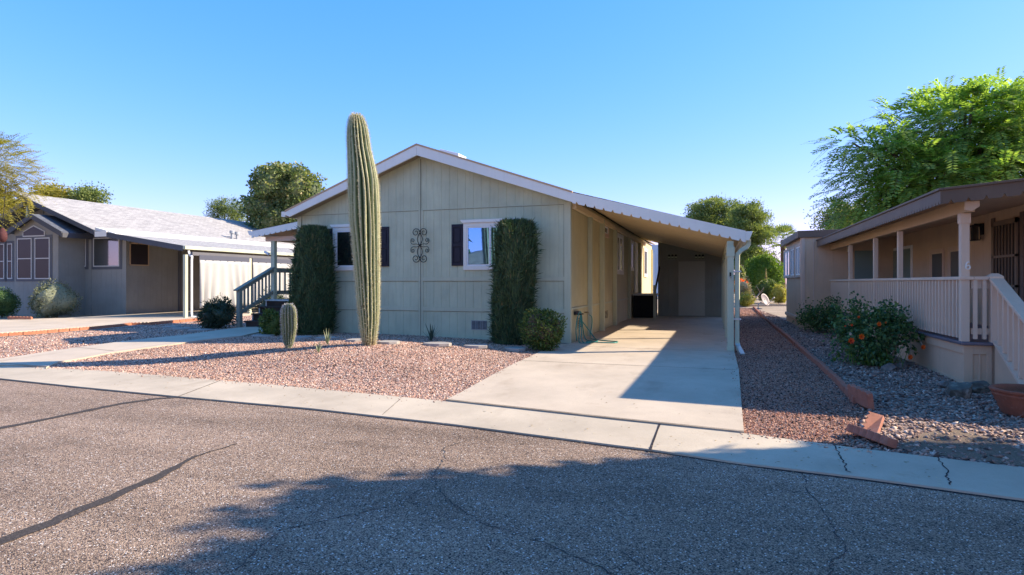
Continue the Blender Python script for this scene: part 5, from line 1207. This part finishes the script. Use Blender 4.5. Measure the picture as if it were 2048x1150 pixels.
# ------------------------------------------------------------------ trees
def trunk_limbs(root, base, top, r0, limbs, mat='bark'):
    b = Vector(base); mb = MB(); n = 7
    mb.tube([b.lerp(Vector(top), i/(n-1))+Vector((.06*math.sin(i*1.7), .06*math.cos(i*2.1), -.1 if i == 0 else 0)) for i in range(n)], [r0*(1-.6*i/(n-1)) for i in range(n)], 10)
    for s, e, r in limbs:
        s, e = Vector(s), Vector(e); m_ = s.lerp(e, .5)+Vector((random.uniform(-.1, .1), random.uniform(-.1, .1), .12*(e-s).length)); mb.tube(cat([s, m_, e], 5), [r*(1-.07*i) for i in range(11)], 7)
    part('trunk', mb, mat, root, smooth=True)
def blp(px, py, d, rx, ry, rdp): p = at(px, py, d); return [p.x, p.y, p.z, rx/F*d, rdp, ry/F*d]
def tree(name, label, d, blobs, n, ln, wd, mat, seed, basepx, r0=.2, group=None, clump=0, crad=.3, out=.5, droop=0., shell=.5, amp=.22, corek=0, flat=0., nl=7, tk=.75, cat_='tree'):
    X_ = (basepx-1024)/F*d; x, y = wl(X_, d); b = Vector((x, y, float(h(x, y)) if y < 17 else .1)); root = thing(name, label, cat_, b, group); B = [blp(*q) for q in blobs]
    v, f = foliage([(x_-b.x, y_-b.y, z_-b.z, a, c_, e) for x_, y_, z_, a, c_, e in B], n, ln, wd, seed, out, droop, shell, amp, clump, crad, flat); npmesh('crown', v, f, mat, root)
    if corek: part('inner_growth', core(B, corek, seed), mat, root, smooth=True)
    cz = sum(q[2] for q in B)/len(B); top = Vector((sum(q[0] for q in B)/len(B), sum(q[1] for q in B)/len(B), b.z+(cz-b.z)*tk)); r = random.Random(seed)
    limbs = [(b.lerp(top, r.uniform(.55, 1)), Vector(q[:3])+Vector((r.uniform(-.3, .3)*q[3], 0, r.uniform(-.2, .5)*q[5])), r0*.4) for q in (B*3)[:nl]]
    trunk_limbs(root, b, top, r0, limbs); return root
def sprays(n, blobs, L, pairs, lw, ll, seed, droop=.5, dirbias=(0, 0, 0), shell=.4, width=.5):
    B = np.array(blobs); vol = B[:, 3]*B[:, 4]*B[:, 5]; pick = RNG.choice(len(B), n, p=vol/vol.sum()); d = rnd_dir(n); q = shell+(1-shell)*RNG.random(n)**.5
    lf = np.ones(n)
    for i in range(len(B)): k = pick == i; lf[k] = lump(d[k], seed+i, .25)
    P = B[pick, :3]+d*B[pick, 3:]*(q*lf)[:, None]; A = unit(d*.8+rnd_dir(n)*.6+np.array(dirbias)); Ls = L*RNG.uniform(.6, 1.3, n); VF = []
    S = unit(np.cross(A, np.array([0, 0, 1.])+rnd_dir(n)*.25)); PP = []; AA = []; NN = []; LL = []; WW = []
    for i in range(pairs):
        u = (i+.6)/pairs; pos = P+A*(Ls*u)[:, None]; pos[:, 2] -= droop*Ls*u*u; tan = A.copy(); tan[:, 2] -= 2*droop*u; tan = unit(tan)
        for sg in (1, -1):
            PP.append(pos); AA.append(tan*.55+S*sg+rnd_dir(n)*.18); NN.append(np.cross(tan, S)); LL.append(ll*(1-.5*abs(u-.4))*RNG.uniform(.8, 1.2, n)); WW.append(np.full(n, lw))
    vf = leaf_arrays(np.concatenate(PP), np.concatenate(AA), np.concatenate(NN), np.concatenate(LL), np.concatenate(WW), .1)
    e = P+A*Ls[:, None]; e[:, 2] -= droop*Ls; stalk = leaf_arrays(P, e-P, rnd_dir(n), np.linalg.norm(e-P, axis=1), np.full(n, .012), 0)
    return vf, stalk
def spray_tree(name, label, d, basepx, blobs, n, L, pairs, lw, ll, mat, seed, r0, droop, dirbias, nl=9, tk=.6, shell=.35, base=None, braw=None):
    if base is None:
        x, y = wl((basepx-1024)/F*d, d); b = Vector((x, y, 0)); B = [blp(*q) for q in blobs]
    else: b = Vector(base); B = braw
    root = thing(name, label, 'tree', b)
    (v, f), (v2, f2) = sprays(n, [(q[0]-b.x, q[1]-b.y, q[2]-b.z, *q[3:]) for q in B], L, pairs, lw, ll, seed, droop, dirbias, shell)
    npmesh('crown', v, f, mat, root); npmesh('twigs', v2, f2, mat if mat == 'leaf_olive' else 'bark', root)
    r = random.Random(seed); top = Vector((sum(q[0] for q in B)/len(B), sum(q[1] for q in B)/len(B), sum(q[2] for q in B)/len(B)*tk))
    limbs = [(b.lerp(top, r.uniform(.5, 1)), Vector(q[:3])+Vector((r.uniform(-.5, .5)*q[3], r.uniform(-.5, .5)*q[4], r.uniform(-.1, .6)*q[5])), r0*.45) for q in (B*4)[:nl]]
    trunk_limbs(root, b, top, r0, limbs); return root
rvb = np.array(RV)
spray_tree('mesquite_tree', 'large feathery green tree rising behind the brown house', 22.2, 1985,
    [(1900,268,22.2,150,75,2.2),(1800,345,21.6,110,62,1.8),(1990,255,22.2,120,72,2.2),(1760,395,21.1,75,50,1.4),(1890,370,21.6,150,80,2.2),(2040,330,22.2,110,95,2.2),(1740,300,21.1,60,40,1.),(1830,430,22.3,120,45,1.6),(1960,205,22.2,60,30,1.2),(2120,280,22.8,120,115,2.4),(1705,285,20.9,40,22,.7)],
    5000, .85, 10, .07, .21, 'leaf_mesquite', 71, .24, .35, tuple(-.45*rvb+np.array([0, 0, -.05])), 14)
spray_tree('palo_verde_tree', 'wispy yellow-green tree reaching over the ridge of the grey house', 23, -260,
    [(-70,330,23,110,60,1.6),(0,330,23,60,45,1.2),(-20,290,23,50,24,1.),(20,360,23,45,25,.9),(-60,400,23,90,35,1.4),(40,345,23,28,16,.6),(70,385,23.2,45,12,.7),(5,395,23,40,20,.8)],
    1300, .7, 9, .036, .12, 'leaf_olive', 72, .05, .12, tuple(.9*rvb+np.array([0, 0, -.12])), 9, .7)
tree('shade_tree', 'dense broad-leaved tree standing behind the grey house and the sage house', 40, [(545,375,40,46,42,1.6),(590,380,40,46,46,1.6),(565,350,40,34,26,1.2),(530,420,40,38,40,1.5),(600,425,40,40,36,1.4),(555,440,40,50,30,1.5),(625,390,40,20,34,1.)], 15000, .22, .13, 'leaf_broad', 73, 570, .3, out=.5, amp=.25, corek=.72, shell=.65)
tree('pine_tree', 'yellow-green pine top showing over the far end of the grey roof', 58, [(430,420,58,16,16,.8),(450,412,58,16,13,.8),(470,425,58,20,18,.8),(482,418,58,12,16,.7),(422,432,58,10,10,.5),(455,436,58,34,14,1.)], 7000, .24, .05, 'leaf_pine', 74, 452, .2, clump=45, crad=.22, out=.9)
tree('shrubby_tree', 'small rounded treetop over the grey roof ridge, next to the wispy tree', 46, [(110,388,46,24,13,1.),(95,390,46,22,11,.9),(128,393,46,12,8,.7)], 3200, .2, .09, 'leaf_olive', 75, 108, .15, clump=30, crad=.25)
tree('shrubby_tree', 'small treetop over the grey roof ridge, one treetop away from the wispy tree', 46, [(172,393,46,16,13,.8),(192,396,46,17,11,.8),(155,395,46,14,7,.6),(176,386,46,9,8,.5)], 3200, .2, .09, 'leaf_pine', 76, 176, .15, clump=30, crad=.25)
tree('shrubby_tree', 'bushy yellow-green tree low behind the lower roof of the grey house', 34, [(-10,425,34,40,28,1.4),(10,405,34,18,14,.8)], 3600, .17, .07, 'leaf_olive', 77, -10, .15, clump=30, crad=.25)
tree('pine_tree', 'spreading flat-topped pine behind the carport gutter', 50, [(1420,412,50,30,14,1.3),(1398,428,50,22,12,1.),(1440,432,50,34,16,1.4),(1410,445,50,34,14,1.4),(1455,415,50,22,12,1.),(1388,445,50,18,9,.8),(1450,455,50,44,20,1.6)], 30000, .2, .06, 'leaf_pine', 78, 1425, .3, clump=150, crad=(.34, .34, .13), out=.9, shell=.5, nl=12)
tree('pine_tree', 'upright open pine between the flat-topped pine and the palm', 46, [(1505,430,46,24,22,1.2),(1490,465,46,40,26,1.6),(1515,470,46,30,30,1.4),(1485,510,46,32,24,1.4),(1525,455,46,16,26,.9),(1505,520,46,46,20,1.6),(1480,440,46,18,24,1.),(1510,410,46,10,8,.6)], 28000, .19, .06, 'leaf_pine', 79, 1490, .35, clump=150, crad=(.28, .28, .16), out=.9, shell=.4, nl=14)
tree('shade_tree', 'pale green tree crown over the brown sunroom roof, beside the feathery tree', 34, [(1680,425,34,26,16,1.),(1662,438,34,24,14,1.),(1700,440,34,30,20,1.2),(1670,452,34,34,14,1.2)], 6000, .16, .07, 'leaf_broad', 80, 1685, .2, clump=40, crad=.25)
# fan palm
px_, dd = 1566, 52; x, y = wl((px_-1024)/F*dd, dd); pb = Vector((x, y, .1)); pt = at(px_, 480, dd)
palm = thing('palm_tree', 'fan palm showing between the pines and the brown sunroom', 'palm tree', pb); part('trunk', MB().tube([pb, (x, y, 2.5), pt], [.25, .2, .2], 10), 'bark', palm)
P = []; A = []; Nn = []; Ls = []; Ws = []
for i in range(46):
    a = i*2.4; el = 1.3-1.9*(i/46); d_ = Vector((math.cos(a)*math.cos(el), math.sin(a)*math.cos(el), math.sin(el))); c_ = pt+d_*.9; sd = d_.cross(Vector((0, 0, 1))).normalized()
    P.append(pt[:]); A.append(d_[:]); Nn.append((0, 0, 1)); Ls.append(.95); Ws.append(.05)
    for j in range(9):
        t = (j-4)/4*1.15; q = (d_*math.cos(t)+sd*math.sin(t)+Vector((0, 0, -.15*abs(t)))).normalized(); P.append(c_[:]); A.append(q[:]); Nn.append((sd.cross(d_))[:]); Ls.append(.75); Ws.append(.10)
v, f = leaf_arrays(np.array(P)-np.array(pb), np.array(A), np.array(Nn), np.array(Ls), np.array(Ws), .1); npmesh('fronds', v, f, 'leaf_pine', palm)
# unseen: tree shading the road, tree added against skylight, what the windows mirror
def wtree(name, label, X_, D_, blobs, n, L, seed, mat='leaf_mesquite', spray=True):
    x, y = wl(X_, D_); B = []
    for bx, bd, bz2, r1, r2, r3 in blobs: p = wl(bx, bd); B.append([p[0], p[1], bz2, r1, r2, r3])
    if spray: return spray_tree(name, label, 0, 0, None, n, L, 10, .07, .2, mat, seed, .2, .3, (0, 0, 0), 10, .6, .2, base=(x, y, -.1), braw=B)
    root = thing(name, label, 'tree', (x, y, -.1)); v, f = foliage([(q[0]-x, q[1]-y, q[2]+.1, *q[3:]) for q in B], n, L, L*.6, seed, .4, 0, .4, .25); npmesh('crown', v, f, mat, root); part('inner_growth', core(B, .86, seed, .3), mat, root)
    part('trunk', MB().tube([(x, y, -.2), (x+.1, y, B[0][2])], [.3, .15], 8), 'bark', root)
wtree('street_tree', 'leafy tree beside the road beyond the brown porch stairs, shading the asphalt', 11.5, 2.0, [(10.4,2.6,5.0,2.3,2.3,1.9),(11.6,1.4,5.6,2.6,2.4,1.9),(9.2,4.5,5.0,1.6,1.1,1.2),(9.6,1.6,4.2,2.,2.,1.4),(12.4,4.4,4.4,2.0,1.2,1.2),(8.6,.2,3.6,1.6,1.8,1.2),(12.5,-1,5,2.5,2.2,1.8),(9.3,5.2,4.7,1.2,.8,.9),(11.2,5.3,4.8,1.5,.8,1.),(8.9,3.4,4.4,1.6,1.5,1.2),(7.0,1.2,5.3,2.1,1.9,1.4),(6.2,-1.6,5.6,2.3,2.2,1.5),(9.5,-2.5,5.4,2.6,2.4,1.8)], 70000, .2, 81, 'leaf_mesquite', False)
wtree('street_tree', 'unseen leafy tree added behind the viewpoint to block skylight from the road', 5.5, -6.0, [(4.2,-3.6,6.4,3.2,2.6,2.0),(6.8,-4.6,6.8,3.2,3.,2.2),(2.6,-6.6,6.2,2.8,2.8,1.8),(5.5,-7.5,7.2,3,3,2.2)], 42000, .2, 83, 'leaf_mesquite', False)  # added out of view to keep skylight off the near asphalt
wtree('street_tree', 'dark full tree across the road, mirrored in the window beside the saguaro', -19, 3.2, [(-20,2.6,3.2,3.,3.,2.4),(-17.5,-.5,2.8,2.6,2.6,2.2)], 3000, .5, 82, 'leaf_dark', False)
hx, hy = wl(-17.5, -9.0); ah = thing('house', 'tan house with a brown hipped roof across the road, mirrored in the front window', 'house', (hx, hy, -.1))
def hp(u, w_, z): p = wl(-17.5+u*.62-w_*.78, -9.0-u*.78-w_*.62); return (p[0], p[1], z)
part('wall', MB().prism([hp(-5, -6, -.2), hp(5, -6, -.2), hp(5, 6, -.2), hp(-5, 6, -.2)], (0, 0, 2.7)), 'tan_stucco', ah)
rm = MB(); rm.add([hp(-5.5, -6.6, 2.45), hp(5.5, -6.6, 2.45), hp(5.5, 6.6, 2.45), hp(-5.5, 6.6, 2.45), hp(0, -2.2, 4.25), hp(0, 3.2, 4.25)], [(0, 1, 4), (1, 2, 5, 4), (2, 3, 5), (3, 0, 4, 5), (0, 3, 2, 1)]); part('roof', rm, 'shingle_tan', ah)

# ------------------------------------------------------------------ sunny yard at the back
def fp(px, py, d): x, y = wl((px-1024)/F*d, d); return Vector((x, y, 1.35-(py-565)/F*d))
shrub('big round lime green bush in the sunlit back yard between the houses', 1530, 592, 36, 88, 9000, .16, .07, 'leaf_lime', 91, base=fp(1530, 592, 42), corek=.85, depth=.9)
shrub('small round green bush in front of the big lime bush', 1532, 601, 19, 40, 3600, .10, .05, 'leaf_shrub', 92, base=fp(1532, 601, 36), lobes=2)
shrub('pale flowering bush beside the carport downspout in the back yard', 1486, 603, 17, 42, 3000, .11, .04, 'leaf_pale', 93, base=fp(1486, 603, 35), lobes=2, amp=.35)
shrub('bush topped with orange blooms behind the pale flowering bush', 1480, 590, 12, 34, 1800, .11, .05, 'petal_orange', 94, base=fp(1480, 592, 36.5), lobes=1, amp=.3)
shrub('yellow-green low bush at the foot of the pale flowering bush', 1492, 612, 17, 24, 2200, .09, .04, 'leaf_yellow', 95, base=fp(1494, 612, 33), lobes=2, amp=.3)
shrub('light green bush tucked beside the sunroom corner, next to the small round bush', 1557, 605, 15, 34, 2200, .10, .045, 'leaf_yellow', 96, base=fp(1557, 605, 35), lobes=2, amp=.3)
shrub('leafy light green shrub behind the downspout elbow, above the orange blooms', 1479, 590, 9, 62, 1800, .14, .08, 'leaf_broad', 97, base=fp(1479, 596, 38), lobes=1, amp=.3)
b = fp(1532, 600, 37.5); P = np.zeros((240, 3)); P[:, 2] = RNG.uniform(.9, 1.95, 240); A = np.c_[RNG.normal(0, .5, (240, 2)), np.full(240, .5)]
v, f = leaf_arrays(P, A, rnd_dir(240), .16*(2.1-P[:, 2]), np.full(240, .05)); sp_ = npmesh('flower_spike', v, f, 'leaf_pale', None, b); sp_['label'] = 'tall pale flower spike in front of the big lime bush'; sp_['category'] = 'plant'
br = fp(1499, 614, 34); bm_ = MB(); tip = fp(1520, 585, 34)
bm_.tube([br, br.lerp(tip, .5), tip], [.06, .045, .03], 7)
for a, c_ in (((1507,601),(1500,572)),((1512,596),(1504,578)),((1520,585),(1512,570)),((1520,585),(1528,575)),((1516,590),(1526,582))): bm_.tube([fp(*a, 34), fp(*c_, 34)], [.025, .01], 5)
single('dead_branch', bm_, 'dead_wood', 'bare dead branch leaning up from the ground beside the satellite dish', 'branch', br, smooth=True)
dp = fp(1516, 617, 31); dish = thing('satellite_dish', 'grey satellite dish on a short mast standing on the ground at the back', 'satellite dish', dp)
part('mast', MB().tube([dp+Vector((0, 0, -.05)), dp+Vector((.02, 0, .22)), fp(1523, 604, 31)], .03, 8).tube([dp+RV*-.18, dp+RV*.2], .025, 6), 'vent_grey', dish)
dc = fp(1529, 600, 31); nrm = (RV*.5-FV*.8+Vector((0, 0, .42))).normalized(); u1 = nrm.cross(Vector((0, 0, 1))).normalized(); u2 = nrm.cross(u1); V = []; NR = 7; NS = 24
for i in range(NR):
    r = .34*i/(NR-1)
    for j in range(NS): a = 2*math.pi*j/NS; V.append(dc+u1*r*.85*math.cos(a)+u2*r*math.sin(a)+nrm*(r*r*.55))
mb = MB(); mb.add(V, [(i*NS+j, i*NS+(j+1) % NS, (i+1)*NS+(j+1) % NS, (i+1)*NS+j) for i in range(NR-1) for j in range(NS)])
ro = part('reflector', mb, 'dish_grey', dish, smooth=True); s_ = ro.modifiers.new('thick', 'SOLIDIFY'); s_.thickness = .012
part('feed_arm', MB().tube([dc-u2*-.3, dc+nrm*.5-u2*-.12], .014, 6).tube([dc+nrm*.46-u2*-.12, dc+nrm*.58-u2*-.1], .035, 8), 'vent_grey', dish)
x0_ = fp(1484, 580, 46); x1_ = fp(1509, 580, 46); w_ = MB().beam(x0_+Vector((0, 0, .2)), x1_+Vector((0, 0, .2)), .2, 1.0); single('garden_wall', w_, 'tan_stucco', 'low tan block wall end seen between the pale bush and the big lime bush', 'wall', x0_)
a_, b_ = fp(1473, 613, 33), fp(1572, 611, 33); single('garden_kerb', MB().beam(a_, b_, .12, .14), 'tan_stucco', 'low pale concrete border across the back yard behind the satellite dish', 'border', a_)
nb = thing('white_house', 'pale bluish-white building seen through the gap beside the shed', 'building', (*wl(10.6, 50), 0))
c0, c1 = wl(6.5, 50), wl(16, 50); e_ = Vector((c1[0]-c0[0], c1[1]-c0[1], 0)); f_ = Vector((-e_.y, e_.x, 0)).normalized()
part('wall', MB().prism([(c0[0], c0[1], -.1), (c1[0], c1[1], -.1), (c1[0]+f_.x*5, c1[1]+f_.y*5, -.1), (c0[0]+f_.x*5, c0[1]+f_.y*5, -.1)], (0, 0, 4.6)), 'white_block', nb)
q0, q1 = wl((1303-1024)/F*49.95, 49.95), wl((1309-1024)/F*49.95, 49.95); part('door', MB().beam((*q0, 2.3), (*q1, 2.3), .06, 3.), 'vinyl_white', nb)
hf = at(5, 470, 22.4); hb_ = thing('hanging_feeder', 'dark red hanging feeder dangling from the wispy tree', 'feeder', hf)
part('body', MB().lathe([(.0, -.28), (.10, -.24), (.15, -.1), (.14, .08), (.06, .24), (.0, .28)], hf, 16), 'feeder_red', hb_, smooth=True); part('cord', MB().tube([hf+Vector((0, 0, .26)), hf+Vector((.05, .1, 2.2))], .01, 5), 'iron', hb_)

# ------------------------------------------------------------------ light, sky, camera
EL = 31.5; SD = Vector((.902, .432, 0)).normalized()*math.cos(rad(EL))+Vector((0, 0, math.sin(rad(EL))))
sun = bpy.data.lights.new('sun', 'SUN'); sun.energy = 4.5; sun.angle = rad(.53); sun.color = (1, .85, .65)
so = bpy.data.objects.new('sun', sun); COL.objects.link(so); so.rotation_euler = SD.to_track_quat('Z', 'Y').to_euler(); so.location = (20, 10, 20)
wd_ = bpy.data.worlds.new('World'); scene.world = wd_; wd_.use_nodes = True; nt = wd_.node_tree
sk_ = nt.nodes.new('ShaderNodeTexSky'); sk_.sky_type = 'NISHITA'; sk_.sun_disc = False; sk_.sun_elevation = rad(EL); sk_.sun_rotation = math.atan2(SD.x, SD.y)
sk_.air_density = 1.0; sk_.dust_density = .3; sk_.ozone_density = 1.5; sk_.altitude = 350
bg = nt.nodes['Background']; hs_ = nt.nodes.new('ShaderNodeHueSaturation'); hs_.inputs['Saturation'].default_value = 1.3; hs_.inputs['Value'].default_value = 1.0
nt.links.new(sk_.outputs[0], hs_.inputs['Color']); sepc = nt.nodes.new('ShaderNodeSeparateColor'); cmb = nt.nodes.new('ShaderNodeCombineColor'); nt.links.new(mix(nt, hs_.outputs[0], (1., .89, 1.), 1., 'MULTIPLY'), sepc.inputs[0])
for i_, (g_, q_, p_) in enumerate(((.126, 1.724, .93), (.415, .686, .58), (1.03, .2918, .6))):    # a clear desert sky: deeper overhead, less glare near the horizon
    nt.links.new(mth(nt, 'MULTIPLY', mth(nt, 'POWER', mth(nt, 'MULTIPLY', sepc.outputs[i_], q_), p_), g_/.269), cmb.inputs[i_])
nt.links.new(cmb.outputs[0], bg.inputs['Color']); bg.inputs['Strength'].default_value = .142
cd = bpy.data.cameras.new('camera'); cd.sensor_width = 36; cd.lens = F/2048*36; cd.shift_y = -10/2048; cd.clip_end = 2000; cd.clip_start = .05
co_ = bpy.data.objects.new('camera', cd); COL.objects.link(co_); co_.location = CAM; co_.rotation_euler = (rad(90), 0, TH); scene.camera = co_
vs = scene.view_settings; scene.display_settings.display_device = 'sRGB'; vs.view_transform = 'Standard'; vs.look = 'None'; vs.exposure = 1.2; vs.gamma = 1
scene.cycles.max_bounces = 6; scene.cycles.transparent_max_bounces = 4; scene.cycles.use_denoising = True

# plain words for the setting
SET = {'ground': 'bare tan desert ground around the houses', 'road': 'worn grey asphalt road in front of the homes', 'kerb': 'pale concrete edge strip between the road and the yards', 'driveway': 'pale concrete driveway leading under the carport',
       'neighbour_driveway': 'concrete driveway of the grey house', 'walkway': 'curved concrete walk from the kerb to the entry steps', 'red_gravel_yard': 'bed of reddish gravel in front of the homes', 'red_gravel_strip': 'red gravel strip beside the driveway, shade darkened into its colour',
       'grey_gravel_bed': 'bed of grey river gravel in front of the brown porch', 'bare_soil_patch': 'bare brown soil at the kerb before the grey gravel', 'pale_gravel_margin': 'narrow pale gravel margin along the grey house driveway',
       'slab_joint': 'thin joint across the driveway slab', 'walk_joint': 'thin joint across the concrete walk', 'kerb_joint': 'dark joint or crack across the concrete edge strip', 'kerb_gap': 'dark gap between the driveway slab and the edge strip', 'road_seam': 'dark seam where the asphalt meets the edge strip',
       'tar_seam': 'dark tar band sealing a crack in the asphalt', 'road_crack': 'thin jagged crack in the asphalt', 'red_gravel': 'loose reddish pebbles', 'grey_gravel': 'loose grey and mauve river stones', 'litter': 'scattered dry leaf bits on the pavement'}
for o in scene.objects:
    if o.parent is None and o.get('kind') and not o.get('label'):
        k = o.name.split('.')[0]
        if k in SET: o['label'] = SET[k]; o['category'] = k.replace('_', ' ')
